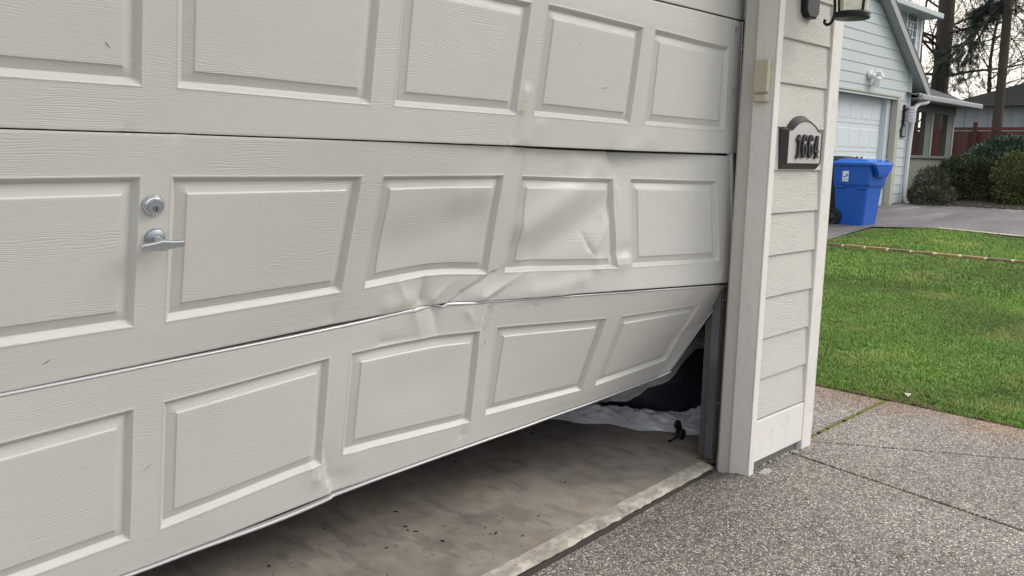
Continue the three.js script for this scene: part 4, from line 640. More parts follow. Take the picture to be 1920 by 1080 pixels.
// ------------------------------------------------------------------ wheeled bins
function makeBin(name, label, body, lid, group, sticker) {
  const g = thing(name, label, 'bin', [0, 0, 0], 0, group);
  const ring = (w0, w1, z0, z1, y, r, n = 6) => { const o = []; const cs = [[w1 - r, z1 - r, 0], [w0 + r, z1 - r, Math.PI / 2], [w0 + r, z0 + r, Math.PI], [w1 - r, z0 + r, 1.5 * Math.PI]]; for (const [cx, cz, a0] of cs) for (let i = 0; i <= n; i++) { const a = a0 + i / n * Math.PI / 2; o.push([cx + r * Math.cos(a), y, cz + r * Math.sin(a)]); } return o; };
  const loft = rings => { const p = [], ix = [], m = rings[0].length; rings.forEach(r => r.forEach(q => p.push(...q))); for (let i = 0; i < rings.length - 1; i++) for (let k = 0; k < m; k++) { const a = i * m + k, b = i * m + (k + 1) % m; ix.push(a, a + m, b, b, a + m, b + m); } const cap = (i, f) => { const c = p.length / 3; const r = rings[i]; p.push(r.reduce((s, q) => s + q[0], 0) / m, r[0][1], r.reduce((s, q) => s + q[2], 0) / m); for (let k = 0; k < m; k++) f ? ix.push(c, i * m + (k + 1) % m, i * m + k) : ix.push(c, i * m + k, i * m + (k + 1) % m); }; cap(0, false); cap(rings.length - 1, true); const q = new THREE.BufferGeometry(); q.setAttribute('position', new THREE.Float32BufferAttribute(p, 3)); q.setIndex(ix); const out = q.toNonIndexed(); out.computeVertexNormals(); return q; };
  // x: width, z: depth, front at +z
  const B = [[.24, -.26, .25, 0], [.245, -.265, .26, .02], [.275, -.31, .31, .62], [.277, -.312, .312, .64], [.295, -.315, .335, .645], [.305, -.325, .35, .68], [.315, -.335, .365, .96], [.335, -.35, .39, .965], [.335, -.35, .39, .985]].map(([w, z0, z1, y]) => ring(-w, w, z0, z1, y, .05));
  const bg = loft(B); bg.computeVertexNormals(); mesh('bin_body', bg.toNonIndexed(), body, g).geometry.computeVertexNormals();
  const Lr = [[.345, -.385, .46, .986], [.35, -.39, .468, .992], [.345, -.385, .46, 1.022], [.30, -.32, .36, 1.040], [.25, -.24, .26, 1.075], [.2, -.2, .2, 1.08]].map(([w, z0, z1, y]) => ring(-w, w, z0, z1, y, .06)); const lg = loft(Lr).toNonIndexed(); lg.computeVertexNormals();
  const l = mesh('bin_lid', lg, lid, g); for (const s of [-1, 1]) mesh('lid_handle', tube([V3(s * .12 - .05, 1.03, .40), V3(s * .12 - .04, 1.065, .42), V3(s * .12 + .04, 1.065, .42), V3(s * .12 + .05, 1.03, .40)], .009, 16, 6), lid, l);
  mesh('front_grip', loft([[.17, .36, .435, .80], [.20, .36, .455, .86], [.30, .36, .46, .962], [.30, .36, .46, .984]].map(([w, a, b, y]) => ring(-w, w, a, b, y, .03))).toNonIndexed(), body, g).geometry.computeVertexNormals();
  mesh('rear_handle', tube([V3(-.24, .93, -.33), V3(-.24, .97, -.42), V3(0, .975, -.44), V3(.24, .97, -.42), V3(.24, .93, -.33)], .016, 40, 8), body, g);
  for (const s of [-1, 1]) {
    mesh('side_rib', rboxAt(s * .286 - .02, s * .286 + .02, .615, .645, -.29, -.10, .008), body, g); mesh('side_rib', rboxAt(s * .286 - .02, s * .286 + .02, .605, .640, .14, .30, .008), body, g);
    const w = mesh('wheel', new THREE.LatheGeometry([[.10, -.026], [.132, -.026], [.142, -.018], [.142, .018], [.132, .026], [.10, .026]].map(a => new THREE.Vector2(...a)), 36).rotateZ(Math.PI / 2).translate(s * .285, .142, -.275), M.black, g);
    const sp = []; for (let k = 0; k < 8; k++) sp.push(new THREE.BoxGeometry(.018, .11, .018).translate(0, .055, 0).rotateX(k * Math.PI / 4).translate(s * .285, .142, -.275)); mesh('wheel_spokes', join(sp), std(.05, .052, .055, { roughness: .6 }), w); mesh('wheel_hub', new THREE.CylinderGeometry(.026, .026, .07, 16).rotateZ(Math.PI / 2).translate(s * .285, .142, -.275), std(.06, .062, .065, { roughness: .5 }), w);
  }
  mesh('axle', bar(V3(-.28, .142, -.275), V3(.28, .142, -.275), .012), M.galv, g);
  if (sticker) { const c = document.createElement('canvas'); c.width = 128; c.height = 176; const x = c.getContext('2d'); x.fillStyle = '#dfe6ee'; x.fillRect(0, 0, 128, 176); x.fillStyle = '#3f6fae'; x.beginPath(); x.moveTo(8, 84); x.quadraticCurveTo(60, 96, 120, 52); x.lineTo(120, 78); x.quadraticCurveTo(60, 116, 8, 100); x.fill(); x.fillStyle = '#2d4f86'; x.beginPath(); x.ellipse(82, 58, 26, 9, -.45, 0, 7); x.fill(); x.fillRect(8, 122, 112, 5); x.fillStyle = '#7d93b8'; for (let i = 0; i < 7; i++) x.fillRect(10 + i * 16, 136, 11, 12); x.fillRect(10, 158, 104, 5);
    const t = new THREE.CanvasTexture(c); t.colorSpace = THREE.SRGBColorSpace; const d = mesh('sticker', new THREE.PlaneGeometry(.115, .165), new THREE.MeshStandardMaterial({ map: t, roughness: .5, side: THREE.DoubleSide }), g); d.rotation.y = -Math.PI / 2; d.position.set(-.3185, .80, -.08); d.rotation.z = 0; }
  return g;
}
{
  const blue = std(1, 1, 1, { map: null, roughness: .42 }); blue.color.setRGB(.006, .092, .47); const blueLid = std(.010, .13, .56, { roughness: .38 });
  const b = makeBin('wheeled_bin', 'bright blue wheeled recycling bin with white sticker beside the neighbour garage', blue, blueLid, 'wheeled bins by the neighbour garage', true);
  const bx = 10.66, bz = -4.10; b.position.set(bx, .0365 * (bx - 1.73) - .015, bz); b.rotation.y = -.05; b.scale.set(1, 1, .9);
  const dk = std(.018, .022, .022, { roughness: .5 }); const c = makeBin('wheeled_bin', 'black wheeled bin behind the blue bin, mostly hidden by the corner board', dk, dk, 'wheeled bins by the neighbour garage', false);
  c.position.set(11.05, .0365 * (11.05 - 1.73) + .012, -4.72); c.rotation.y = .1;
}

// ------------------------------------------------------------------ neighbour's house
const nb = thing('neighbour_house', 'pale green-white lap-sided house with steep gable over a white garage door', 'house');
{
  const ZF = -5.1, GY = .45; // facade plane, ground
  const wall = std(.46, .51, .515, { roughness: .7, bumpMap: grainSiding, bumpScale: .001 }), trimG = std(.40, .40, .345, { roughness: .7 }), white = std(.60, .65, .69, { roughness: .55 }), soffit = wall, fascia = std(.31, .32, .325, { roughness: .6 }), shingle = std(.075, .075, .085, { roughness: .95, bumpMap: slabBump, bumpScale: .01 }), dark = std(.03, .032, .035, { roughness: .6 });
  const SL = .67, RX = 11.7, EX = 15.66, EY = 2.70, rk = y => EX - (y - EY) / SL, LXc = 8.2, CX = 15.19;   // rake line: lower edge of the barge board
  const put = (n, g, m, p = nb) => mesh(n, g, m, p);
  // lap boards round and above the garage door
  const LP = .187, DT = 2.60, DL = 9.48, DR = 14.36;
  const board = (x0, x1, y) => { const g = uvBox(new RoundedBoxGeometry(x1 - x0, LP + .02, .014, 1, .003)); const m = put('lap_board', g, wall); m.position.set((x0 + x1) / 2, y + LP / 2, ZF); m.rotation.x = -.06; };
  for (let k = 0; k < 11; k++) { const y = GY + .07 + k * LP; board(DR + .36, CX, y); board(LXc, DL - .36, y); }
  for (let y = GY + .07 + 11 * LP; y < 5.1; y += LP) { const xr = yy => Math.min(CX, rk(yy) + .04), xl = yy => Math.max(LXc, 2 * RX - xr(yy)); const cut = RX + .9 + .8 * Math.sin(y * 9), yt = y + LP + .012; if (xr(yt) < cut + .2) continue;
    for (const [q] of [[[[xl(y), y], [cut - .002, y], [cut - .002, yt], [xl(yt), yt]]], [[[cut + .002, y], [xr(y), y], [xr(yt), yt], [cut + .002, yt]]]]) { const s = new THREE.Shape(q.map(a => new THREE.Vector2(a[0], a[1] - y))); const m = put('lap_board', uvBox(new THREE.ExtrudeGeometry(s, { depth: .014, bevelEnabled: false })), wall); m.position.set(0, y, ZF - .002); m.rotation.x = -.06; } }
  put('sheathing', boxAt(LXc + .02, DL - .23, GY, 3.0, ZF - .15, ZF - .015), wall); put('sheathing', boxAt(DR + .23, CX - .02, GY, 3.0, ZF - .15, ZF - .015), wall); put('sheathing', boxAt(LXc + .02, CX - .02, DT + .06, 3.2, ZF - .15, ZF - .016), wall);
  put('side_wall', boxAt(CX - .12, CX, GY - .05, 3.3, -12, ZF - .16), wall); put('side_wall', boxAt(LXc, LXc + .12, GY - .05, 3.3, -12, ZF - .16), wall);
  { const s = new THREE.Shape(); s.moveTo(LXc + .05, 3.0); s.lineTo(CX - .05, 3.0); s.lineTo(CX - .05, 3.05); s.lineTo(RX, 5.34); s.lineTo(LXc + .05, 3.05); s.closePath(); put('gable_backing', new THREE.ExtrudeGeometry(s, { depth: .1, bevelEnabled: false }).translate(0, 0, ZF - .13), wall); }
  put('corner_trim', rboxAt(CX - .01, CX + .06, GY, 3.2, ZF - .09, ZF + .02, .004), white);
  // garage door: casing, sections, panels
  put('door_casing', rboxAt(DR + .20, DR + .355, GY, DT + .02, ZF - .10, ZF + .03, .006), trimG); put('door_jamb', rboxAt(DR + .02, DR + .198, GY, DT + .02, ZF - .23, ZF - .11, .006), white); put('door_casing', rboxAt(DL - .36, DL - .02, GY, DT + .02, ZF - .10, ZF + .03, .006), trimG); put('door_casing', rboxAt(DL - .36, DR + .36, DT + .021, DT + .06, ZF - .10, ZF + .03, .006), trimG);
  put('door_reveal', boxAt(DR, DR + .02, GY, DT + .02, ZF - .24, ZF - .20), white); put('door_reveal', boxAt(DL, DR, DT + .001, DT + .02, ZF - .24, ZF + .01), trimG);
  const gd = put('overhead_door', boxAt(DL, DR, GY, DT, ZF - .26, ZF - .23), white);
  const SH = (DT - GY) / 4, PW = (DR - DL) / 10, pg = new THREE.ExtrudeGeometry((() => { const s = new THREE.Shape(); const a = PW / 2 - .035, b = SH / 2 - .085; s.moveTo(-a, -b); s.lineTo(a, -b); s.lineTo(a, b); s.lineTo(-a, b); s.closePath(); return s; })(), { depth: .001, bevelEnabled: true, bevelThickness: .006, bevelSize: .024, bevelOffset: -.022, bevelSegments: 1 });
  for (let s = 0; s < 4; s++) { const rail = mesh('door_section', rboxAt(DL + .004, DR - .004, GY + s * SH + .004, GY + (s + 1) * SH - .004, ZF - .229, ZF - .215, .003), white, gd); }
  for (let s = 0; s < 4; s++) for (let k = 0; k < 10; k++) { const m = mesh('door_panel', pg, white, gd); m.position.set(DL + (k + .5) * PW, GY + (s + .5) * SH, ZF - .2145); }
  // roof of the garage wing
  const RY = EY + SL * (EX - RX), EXT = EX - RX + .02; const slope = (sgn) => { const a = Math.atan(SL), L = EXT / Math.cos(a); const g = new THREE.BoxGeometry(L + .05, .06, 7.2); g.translate(L / 2 + .02, .175, 0); g.rotateZ(-a); if (sgn < 0) g.rotateY(Math.PI); g.translate(RX, RY, -8.49); return g; };
  for (const s of [1, -1]) {
    const rf = put('roof', uvBox(slope(s)), shingle); const a = Math.atan(SL), L = EXT / Math.cos(a);
    const f = new THREE.BoxGeometry(L + .02, .14, .03); f.translate(L / 2, .072, 0); f.rotateZ(-a); if (s < 0) f.rotateY(Math.PI); f.translate(RX, RY, -4.9); mesh('barge_board', f, fascia, rf);
    const so = new THREE.BoxGeometry(L, .02, 7.1); so.translate(L / 2, .09, 0); so.rotateZ(-a); if (s < 0) so.rotateY(Math.PI); so.translate(RX, RY, -8.47); mesh('soffit', so, soffit, rf);
  }
  put('eave_box', boxAt(CX + .062, EX - .02, EY + .03, EY + .05, -12, -4.92), soffit);
  // upper storey behind, with window and eave
  const ZU = -6.0, ur = atZ(1729, 30, ZU).x, e1 = atZ(1762, 23, ZU + .32), UY = e1.y - .1;
  for (let y = 2.6; y < UY; y += LP) { const g = uvBox(new RoundedBoxGeometry(ur - 12.5, LP + .02, .014, 1, .003)); const m = put('lap_board', g, wall); m.position.set((ur + 12.5) / 2, y + LP / 2, ZU); m.rotation.x = -.06; }
  put('upper_wall', boxAt(12.5, ur - .02, 2.6, UY + .1, -11, ZU - .02), wall); put('corner_trim', rboxAt(ur - .08, ur + .03, 2.6, UY + .05, ZU - .08, ZU + .03, .004), white);
  const ue = put('upper_roof', (() => { const g = new THREE.BoxGeometry(e1.x - 8, .10, 3.6); g.translate((e1.x + 8) / 2, 0, -1.8); g.rotateX(.42); g.translate(0, UY + .02, ZU + .32); return uvBox(g); })(), shingle);
  mesh('gutter', rboxAt(8, e1.x + .02, UY - .06, UY + .06, ZU + .32, ZU + .42, .02), soffit, ue); mesh('soffit', boxAt(8, e1.x, UY - .05, UY - .03, ZU, ZU + .31), soffit, ue);
  { const a = atZ(1700, 24, ZU), b = atZ(1717, 28, ZU), c = atZ(1713, 78, ZU); const x0 = a.x, x1 = b.x, y1 = a.y, y0 = c.y - .1; const w = put('window', join([rboxAt(x0 - .06, x1 + .06, y1, y1 + .06, ZU + .01, ZU + .05), rboxAt(x0 - .06, x1 + .06, y0 - .06, y0, ZU + .01, ZU + .05), rboxAt(x0 - .06, x0, y0, y1, ZU + .01, ZU + .05), rboxAt(x1, x1 + .06, y0, y1, ZU + .01, ZU + .05)]), white);
    mesh('pane', boxAt(x0, x1, y0, y1, ZU + .012, ZU + .016), std(.10, .115, .125, { roughness: .12 }), w);
    for (let i = 1; i < 3; i++) mesh('glazing_bar', boxAt(lerp(x0, x1, i / 3) - .01, lerp(x0, x1, i / 3) + .01, y0, y1, ZU + .017, ZU + .03), white, w); for (let i = 1; i < 4; i++) mesh('glazing_bar', boxAt(x0, x1, lerp(y0, y1, i / 4) - .01, lerp(y0, y1, i / 4) + .01, ZU + .031, ZU + .04), white, w); }
  // open porch beside the garage
  const ZP = -5.3, grey = std(.115, .13, .12, { roughness: .75 }), greyL = std(.25, .26, .225, { roughness: .75 });
  const po = put('porch', join([rboxAt(15.3, 18.75, 2.44, 2.64, ZP - .14, ZP + .0), rboxAt(15.3, 18.62, 1.44, 1.50, ZP - .06, ZP + .07)]), grey);
  for (const [x, w, m] of [[15.86, .15, grey], [17.02, .17, grey], [18.42, .17, grey]]) { mesh('porch_post', rboxAt(x - w, x + w, .5, 2.44, ZP - .12, ZP - .005, .006), m, po); mesh('post_cap_strip', rboxAt(x + w + .002, x + w + .10, .5, 2.44, ZP - .08, ZP + .01, .004), greyL, po); }
  for (const x of [15.86, 17.02, 18.42]) mesh('rear_post', rboxAt(x - .05, x + .05, .5, 2.8, -7.9, -7.8, .006), grey, po);
  const sl = []; for (let x = 15.34; x < 18.6; x += .075) sl.push(boxAt(x, x + .048, .56, 1.44, ZP - .01, ZP + .025)); const ss = mesh('rail_slats', join(sl), greyL, po); ss.userData.kind = 'stuff'; mesh('rail_back', boxAt(15.3, 18.6, .52, 1.43, ZP - .04, ZP - .015), grey, po); mesh('bottom_rail', rboxAt(15.3, 18.62, .5, .57, ZP - .02, ZP + .04), greyL, po); mesh('porch_deck', boxAt(15.25, 18.7, .4, .5, -7.9, ZP - .05), grey, po);
  const pr = mesh('porch_roof', (() => { const z0 = ZP + .36, q = new THREE.BufferGeometry(); q.setAttribute('position', new THREE.Float32BufferAttribute([15.0, 2.70, z0, 19.16, 2.70, z0, 17.3, 3.42, z0 - 1.6, 15.0, 3.42, z0 - 1.6, 19.16, 2.70, z0 - 3.2, 15.0, 2.70, z0 - 3.2], 3)); q.setIndex([0, 1, 2, 0, 2, 3, 1, 4, 2, 3, 2, 4, 3, 4, 5]); const f = q.toNonIndexed(); f.computeVertexNormals(); return uvBox(f); })(), shingle, po);
  mesh('gutter', rboxAt(15.25, 19.14, 2.61, 2.73, ZP + .35, ZP + .46, .03), fascia, pr); mesh('porch_soffit', boxAt(15.25, 19.1, 2.645, 2.66, -7.9, ZP + .349), wall, pr);
  // downspout
  put('downspout', join([tube([V3(15.72, 2.66, ZP + .40), V3(15.66, 2.59, ZP + .40), V3(15.40, 2.53, ZF + .12), V3(15.28, 2.43, ZF + .10), V3(15.27, 2.3, ZF + .09), V3(15.27, .55, ZF + .09), V3(15.29, .50, ZF + .14)], .045, 60, 8)]), std(.66, .67, .68, { roughness: .45 }));
}
{ // twin floodlight on the gable
  const g = thing('floodlight', 'white twin floodlight on the pale siding above the garage door', 'lamp', [13.08, 2.95, -5.085]); const w = std(.76, .77, .78, { roughness: .4 });
  mesh('mount', new THREE.CylinderGeometry(.085, .085, .05, 24).rotateX(Math.PI / 2).translate(0, 0, .03), w, g); mesh('sensor', new THREE.SphereGeometry(.05, 16, 12).translate(-.03, -.02, .09), w, g);
  for (const [x, y, rx, rz] of [[.13, .03, .5, .9], [.10, -.12, 1.0, .35]]) { const h = mesh('lamp_head', new THREE.CylinderGeometry(.05, .085, .17, 20).rotateZ(rz).rotateX(rx * .4).translate(x, y, .13), w, g); mesh('lamp_neck', bar(V3(0, 0, .05), V3(x * .7, y * .7, .12), .02), w, h); mesh('lens', new THREE.CircleGeometry(.07, 20).rotateX(Math.PI / 2).translate(0, -.088, 0).rotateZ(rz).rotateX(rx * .4).translate(x, y, .13), std(.1, .1, .1, { roughness: .2 }), h); }
}
{ const g = thing('carriage_lamp', 'white ribbed wall lamp on dark plate right of the neighbour garage door', 'lamp', [14.98, 2.30, -5.08]); mesh('lamp_plate', rboxAt(-.10, -.04, -.24, .2, 0, .03), M.blackMetal, g); const w = std(.72, .72, .78, { roughness: .5 }); for (let k = 0; k < 5; k++) mesh('lamp_rib', new THREE.CylinderGeometry(.10, .085, .055, 20).translate(.06, -.12 + k * .065, .11), w, g); mesh('lamp_arm', bar(V3(-.06, .1, .03), V3(.05, .12, .10), .015), M.blackMetal, g); }
{ const g = thing('small_wall_plaque', 'small arched dark metal plaque on the narrow siding under the ribbed lamp', 'sign', [14.95, 1.86, -5.08]); const s = new THREE.Shape(); s.moveTo(-.1, 0); s.lineTo(.1, 0); s.lineTo(.1, .16); s.absarc(0, .16, .1, 0, Math.PI, false); s.closePath(); mesh('plaque_rim', new THREE.ExtrudeGeometry(s, { depth: .02, bevelEnabled: true, bevelSize: .008, bevelThickness: .008, bevelSegments: 2 }), M.bronze, g); const s2 = new THREE.ShapeGeometry(s, 12).scale(.8, .85, 1).translate(0, .018, .0295); mesh('plaque_face', s2, std(.24, .25, .26, { roughness: .5 }), g); }

// ------------------------------------------------------------------ fence, far house
{
  const X = 22.0, gy = hgt(X), g = thing('board_fence', 'red-brown board fence behind the porch and shrubs', 'fence', [X, gy, 0]); const R = rng(41);
  const mats = [0, 1, 2, 3].map(i => std(.070 + .012 * i, .027 + .005 * i, .024 + .004 * i, { roughness: .9, bumpMap: brush, bumpScale: .002 }));
  const bg = uvBox(new THREE.BoxGeometry(.02, 1.58, .138));
  for (let z = -13; z < 5; z += .142) { const b = mesh('fence_board', bg, mats[Math.floor(R() * 4)], g); b.position.set(.004 * R(), .84 + .01 * R(), z); }
  const pg = uvBox(new THREE.BoxGeometry(.09, 1.86, .09)), cg = new THREE.ConeGeometry(.09, .06, 4).rotateY(Math.PI / 4);
  for (let z = -13; z < 5.1; z += 2.4) { const p = mesh('fence_post', pg, mats[0], g); p.position.set(-.06, .93, z); const c = mesh('post_cap', cg, mats[1], g); c.position.set(-.06, 1.89, z); }
  mesh('top_rail', boxAt(-.03, .05, 1.66, 1.74, -13, 5), mats[2], g); mesh('lower_rail', boxAt(-.05, -.012, .3, .38, -13, 5), mats[1], g);
}
{
  const X = 29, g = thing('far_house', 'pale grey vertical-sided house beyond the red fence', 'house', [X, hgt(X), 0]); const wall = std(.36, .385, .43, { roughness: .85 }), sh = std(.10, .10, .11, { roughness: .95 });
  const z0 = atX(1782, 210, X).z, yT = atX(1900, 196, X).y - hgt(X); mesh('wall', boxAt(0, 8, 0, yT, z0, 8), wall, g);
  const bt = new THREE.BoxGeometry(.03, yT, .04).translate(0, yT / 2, 0); for (let z = z0 + .1; z < 8; z += .36) { const b = mesh('batten', bt, wall, g); b.position.set(-.012, 0, z); }
  const s = new THREE.Shape(); s.moveTo(z0 - .4, yT - .05); s.lineTo(8.4, yT - .05); s.lineTo(8.4, yT + .1); s.lineTo(1.8, yT + 1.05); s.lineTo(z0 + 3.2, yT + .9); s.closePath();
  mesh('roof', new THREE.ExtrudeGeometry(s, { depth: 8.6, bevelEnabled: false }).rotateY(-Math.PI / 2).translate(8.2, 0, 0), sh, g);
}

// ------------------------------------------------------------------ shrubs
function leafGeo(l, w) { const g = new THREE.BufferGeometry(); g.setAttribute('position', new THREE.Float32BufferAttribute([0, 0, 0, -w, l * .45, .012, 0, l, 0, 0, 0, 0, 0, l, 0, w, l * .45, .012], 3)); g.computeVertexNormals(); return g; }
const leafMat = new THREE.MeshPhysicalMaterial({ color: 0xffffff, roughness: .6, transmission: .12, thickness: 0, side: THREE.DoubleSide });
function shrub(name, label, pos, lobes, n, leaf, pal, seed, stems) {
  const g = thing(name, label, 'shrub', pos); const R = rng(seed), m = new THREE.InstancedMesh(leaf, leafMat, n), o = new THREE.Object3D(), c = new THREE.Color(); m.name = 'foliage'; m.userData.kind = 'stuff'; m.castShadow = m.receiveShadow = true;
  const tot = lobes.reduce((s, l) => s + l[3] * l[4], 0);
  for (let i = 0; i < n; i++) {
    let r = R() * tot, k = 0; while (r > lobes[k][3] * lobes[k][4] && k < lobes.length - 1) { r -= lobes[k][3] * lobes[k][4]; k++; } const [x, y, z, a, b, d] = lobes[k];
    const th = R() * 6.283, ph = Math.acos(2 * R() - 1), bump = .86 + .28 * pn(Math.cos(th) * 4 + 9, ph * 4 + k * 3, 99, 99, seed), rr = (R() < .82 ? .8 + .2 * R() : Math.cbrt(R())) * bump; const dx = Math.sin(ph) * Math.cos(th), dy = Math.cos(ph), dz = Math.sin(ph) * Math.sin(th);
    const yy = y + dy * b * rr; if (yy < .01) { o.scale.setScalar(.0001); }
    else { o.scale.setScalar(.6 + .8 * R()); }
    o.position.set(x + dx * a * rr, yy, z + dz * d * rr); o.quaternion.setFromUnitVectors(V3(0, 1, 0), V3(dx + (R() - .5) * 1.3, dy + .25 + (R() - .5) * 1.3, dz + (R() - .5) * 1.3).normalize()); o.rotateY(R() * 6.28); o.updateMatrix(); m.setMatrixAt(i, o.matrix);
    const q = pal[Math.floor(R() * pal.length)], f = .7 + .6 * R(); c.setRGB(q[0] * f, q[1] * f, q[2] * f); m.setColorAt(i, c);
  }
  g.add(m);
  for (let i = 0; i < stems; i++) { const l = lobes[i % lobes.length], a = R() * 6.28, t = V3(l[0] + Math.cos(a) * l[3] * .7, l[1] + l[4] * (.2 + .5 * R()), l[2] + Math.sin(a) * l[5] * .7); mesh('stem', bar(V3(l[0] * .6, 0, l[2] * .6), t, .014, .005, 5), std(.10, .075, .055, { roughness: 1 }), g); }
  return g;
}
{
  const base = x => .0365 * (Math.min(x, 18) - 1.73);
  let p = atY(1740, 390, base(15.3)); shrub('heath_shrub', 'low straggly brown-green shrub at the porch foot', [15.6, base(15.6), -4.62], [[0, .16, 0, .55, .26, .42], [-.45, .12, .15, .35, .2, .3], [.5, .14, -.1, .45, .22, .36], [.05, .42, -.05, .3, .3, .3]], 6500, leafGeo(.085, .006), [[.07, .075, .045], [.10, .085, .055], [.055, .085, .05], [.12, .10, .07]], 51, 26);
  shrub('laurel_shrub', 'large rounded grey-green evergreen shrub in front of the red fence', [18.4, base(18), -4.01], [[0, .68, 0, 1.0, .68, .85], [.5, .66, 1.1, 1.0, .68, .9], [-.5, .5, .25, .6, .5, .6]], 21000, leafGeo(.085, .022), [[.05, .085, .05], [.065, .11, .068], [.085, .135, .09], [.04, .068, .042]], 53, 10);
  shrub('boxwood_hedge', 'clipped yellow-green hedge in front of the larger shrub', [16.6, base(16.6), -3.32], [[0, .48, 0, .48, .56, .46], [.2, .50, .8, .6, .58, .7], [-.2, .30, .1, .42, .36, .42], [.3, .5, 1.8, .7, .58, .8]], 21000, leafGeo(.05, .016), [[.075, .105, .024], [.10, .13, .03], [.15, .165, .04], [.05, .075, .02]], 57, 10);
  shrub('dark_hedge', 'dark green low hedge between porch and clipped hedge', [17.0, base(17), -4.16], [[0, .42, 0, .6, .48, .6], [.35, .45, -.5, .6, .5, .5]], 13000, leafGeo(.05, .014), [[.032, .055, .02], [.042, .07, .025], [.065, .085, .024]], 59, 8);
  shrub('mossy_mound', 'small mossy green clump on the asphalt edge', [15.7, base(15.7), -2.55], [[0, .03, 0, .5, .09, .3]], 2200, leafGeo(.04, .01), [[.08, .10, .02], [.12, .12, .03]], 61, 2);
  const R = rng(63), e = []; for (let i = 0; i < 700; i++) { const x = 15.1 + 1.6 * R(), z = -4.9 + 1.9 * R() * (1) + .6 * R(), s = .015 + .03 * R(); e.push(new THREE.IcosahedronGeometry(s, 0).scale(1, .5, 1).rotateY(R() * 6).translate(x, base(x) + .02, z)); } const b = top(mesh('planting_bed', join(e), std(.05, .04, .03, { roughness: 1 })), 'dark bark mulch bed under the neighbour shrubs', 'mulch'); b.userData.kind = 'stuff';
}

// ------------------------------------------------------------------ trees
function taperTube(pts, r0, r1, rad = 7, wob = 0, R = null) {
  const cv = new THREE.CatmullRomCurve3(pts), n = Math.max(3, (pts.length - 1) * 3), g = new THREE.TubeGeometry(cv, n, 1, rad, false), p = g.attributes.position; const fr = rad + 1;
  for (let i = 0; i <= n; i++) { const c = cv.getPointAt(i / n), r = lerp(r0, r1, i / n); for (let k = 0; k < fr; k++) { const o = i * fr + k, w = wob ? 1 + wob * Math.sin(k * 2.1 + i) : 1; p.setXYZ(o, c.x + (p.getX(o) - c.x) * r * w, c.y + (p.getY(o) - c.y) * r * w, c.z + (p.getZ(o) - c.z) * r * w); } }
  g.computeVertexNormals(); return g;
}
const bark = std(.060, .050, .042, { roughness: 1, bumpMap: barkBump, bumpScale: .03 }), twigMat = std(.065, .052, .042, { roughness: 1 });
const needle = (() => { const a = []; for (let i = 0; i < 9; i++) { const t = i / 9; for (const s of [-1, 1]) { const g = new THREE.BufferGeometry(); const L = .16 * (1 - .5 * t), y = t * .34; g.setAttribute('position', new THREE.Float32BufferAttribute([0, y, 0, s * L, y + .07 - .05 * t, .02, 0, y + .030, .004], 3)); g.computeVertexNormals(); g.setAttribute('uv', new THREE.Float32BufferAttribute([0, 0, 1, 0, 0, 1], 2)); a.push(g); } } return mergeGeometries(a); })();
const needleMat = std(1, 1, 1, { roughness: .8 });
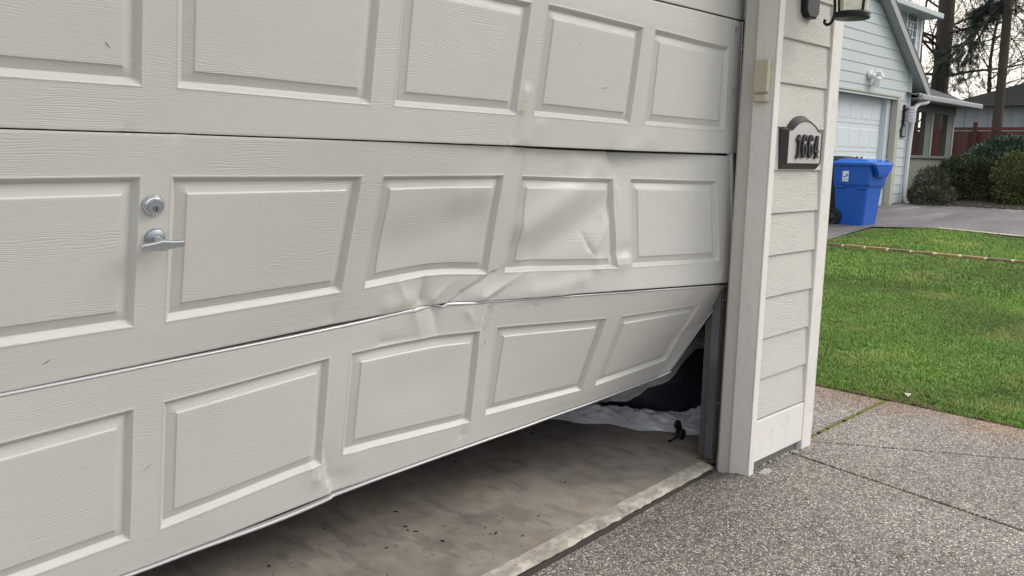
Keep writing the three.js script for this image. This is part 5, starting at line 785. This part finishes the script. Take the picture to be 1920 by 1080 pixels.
function tree(name, label, base, trunkPts, r0, r1, o) {
  const g = thing(name, label, 'tree', base.toArray(), 0, o.group); const R = rng(o.seed), tr = trunkPts.map(q => q.clone().sub(base));
  mesh('trunk', taperTube(tr, r0, r1, 12, .05), bark, g);
  const limbs = [], twigs = [], tips = []; const cv = new THREE.CatmullRomCurve3(tr);
  const grow = (p, d, L, r, lev) => {
    const n = 4, pts = [p.clone()], dir = d.clone(); let q = p.clone();
    for (let i = 0; i < n; i++) { dir.add(V3((R() - .5) * o.wig, (R() - .5) * o.wig + o.bend * (lev ? 1 : .6), (R() - .5) * o.wig)).normalize(); q = q.clone().addScaledVector(dir, L / n); pts.push(q); }
    (lev < 2 ? limbs : twigs).push(taperTube(pts, r, r * .38, lev < 1 ? 6 : 4)); if (o.foliage) for (let i = 1; i <= n; i++) tips.push([pts[i], dir.clone(), lev]);
    if (lev >= o.levels) return; const m = o.kids[lev];
    for (let i = 0; i < m; i++) { const t = .2 + .8 * (i + R()) / m, k = Math.min(n - 1, Math.floor(t * n)), a = pts[k].clone().lerp(pts[k + 1], t * n - k), nd = pts[k + 1].clone().sub(pts[k]).normalize(); const ax = V3(R() - .5, R() - .5, R() - .5).normalize(); nd.applyAxisAngle(ax, o.spread * (.55 + .7 * R())); grow(a, nd, L * (.38 + .3 * R()), Math.max(.0065, r * .42), lev + 1); }
  };
  for (let i = 0; i < o.n; i++) { const t = o.t0 + (1 - o.t0) * (i + .7 * R()) / o.n, p = cv.getPoint(Math.min(1, t)), a = R() * 6.283, e = lerp(o.e0, o.e1, R()); const L = o.L * (1 - .45 * t) * (.65 + .7 * R()); grow(p, V3(Math.cos(a) * Math.cos(e), Math.sin(e), Math.sin(a) * Math.cos(e)), L, o.r * (1 - .5 * t), 0); }
  if (o.extra) for (const [a, b, r] of o.extra) grow(a.clone().sub(base), b.clone().sub(a).normalize(), b.distanceTo(a), r, 0);
  if (limbs.length) { const m = mesh('branches', join(limbs), bark, g); } if (twigs.length) { const m = mesh('twigs', join(twigs), twigMat, g); m.userData.kind = 'stuff'; }
  if (o.foliage) { const keep = tips.filter(([, , l]) => l >= 1), N = keep.length * o.foliage, m = new THREE.InstancedMesh(needle, needleMat, N), ob = new THREE.Object3D(), c = new THREE.Color(); m.name = 'foliage'; m.userData.kind = 'stuff'; m.castShadow = m.receiveShadow = true; let i = 0;
    for (const [p, d] of keep) for (let k = 0; k < o.foliage; k++) { ob.position.set(p.x + (R() - .5) * .25, p.y + (R() - .5) * .2, p.z + (R() - .5) * .25); ob.quaternion.setFromUnitVectors(V3(0, 1, 0), d.clone().add(V3((R() - .5) * 1.2, (R() - .5) * .8 - .25, (R() - .5) * 1.2)).normalize()); ob.rotateY(R() * 6.28); ob.scale.setScalar(.30 + .36 * R()); ob.updateMatrix(); m.setMatrixAt(i, ob.matrix); const f = .6 + .7 * R(); c.setRGB(.026 * f, .038 * f, .024 * f); m.setColorAt(i++, c); } g.add(m); }
  return g;
}
{
  const P = (u, v, x) => atX(u, v, x);
  // big trunk behind the porch roof
  let X = 25.5; const gy = hgt(X); const b1 = P(1752, 240, X); b1.y = gy;
  tree('bare_tree', 'thick-trunked bare tree rising behind the porch roof', b1, [b1, P(1757, 200, X), P(1766, 120, X), P(1773, 40, X), P(1780, -60, X), P(1790, -220, X)], .29, .19, { seed: 71, n: 26, t0: .32, e0: -.15, e1: .7, L: 3.6, r: .055, wig: .55, bend: .02, spread: .8, levels: 3, kids: [6, 4, 3], group: 'trees beyond the fence' });
  // slimmer conifer trunk in front of the grey house, with one heavy bough hanging to the left
  X = 24.2; const b2 = P(1868, 262, X); b2.y = gy; const A = V3(0, 0, 0);
  tree('conifer_tree', 'slim dark conifer with a heavy hanging bough in front of the grey house', b2, [b2, P(1869, 240, X), P(1878, 150, X), P(1886, 60, X), P(1893, -20, X), P(1905, -190, X)], .145, .10, { seed: 73, n: 4, t0: .75, e0: -.45, e1: .05, L: 1.8, r: .035, wig: .3, bend: -.05, spread: .7, levels: 2, kids: [7, 4], foliage: 2, group: 'trees beyond the fence',
    extra: [[P(1890, 10, X), P(1800, 92, X - .3), .05], [P(1890, 0, X), P(1775, 112, X + .2), .05], [P(1890, -5, X), P(1840, 20, X), .04]] });
  // finer bare crowns further off
  const far = [[1715, 34, 8.5, 75, 'thin bare tree against the bright sky beside the neighbour roof'], [1848, 30, 6.5, 79, 'low bare tree with arching twigs over the grey house roof'], [1915, 33, 8.5, 81, 'thin bare tree right of the slim conifer'], [1990, 31, 8, 83, 'bare tree beyond the fence at the street side']];
  for (const [u, x, H, seed, lab] of far) { const b = P(u, 230, x); b.y = hgt(x); tree('bare_tree', lab, b, [b, b.clone().add(V3(.05, H * .35, .05)), b.clone().add(V3(.15, H * .7, -.1)), b.clone().add(V3(.1, H, .1))], .11, .03, { seed, n: 20, t0: .25, e0: .1, e1: 1.0, L: 3.6, r: .032, wig: .5, bend: .03, spread: .75, levels: 3, kids: [5, 4, 2], group: 'trees beyond the fence' }); }
}
renderer.render(scene, camera);
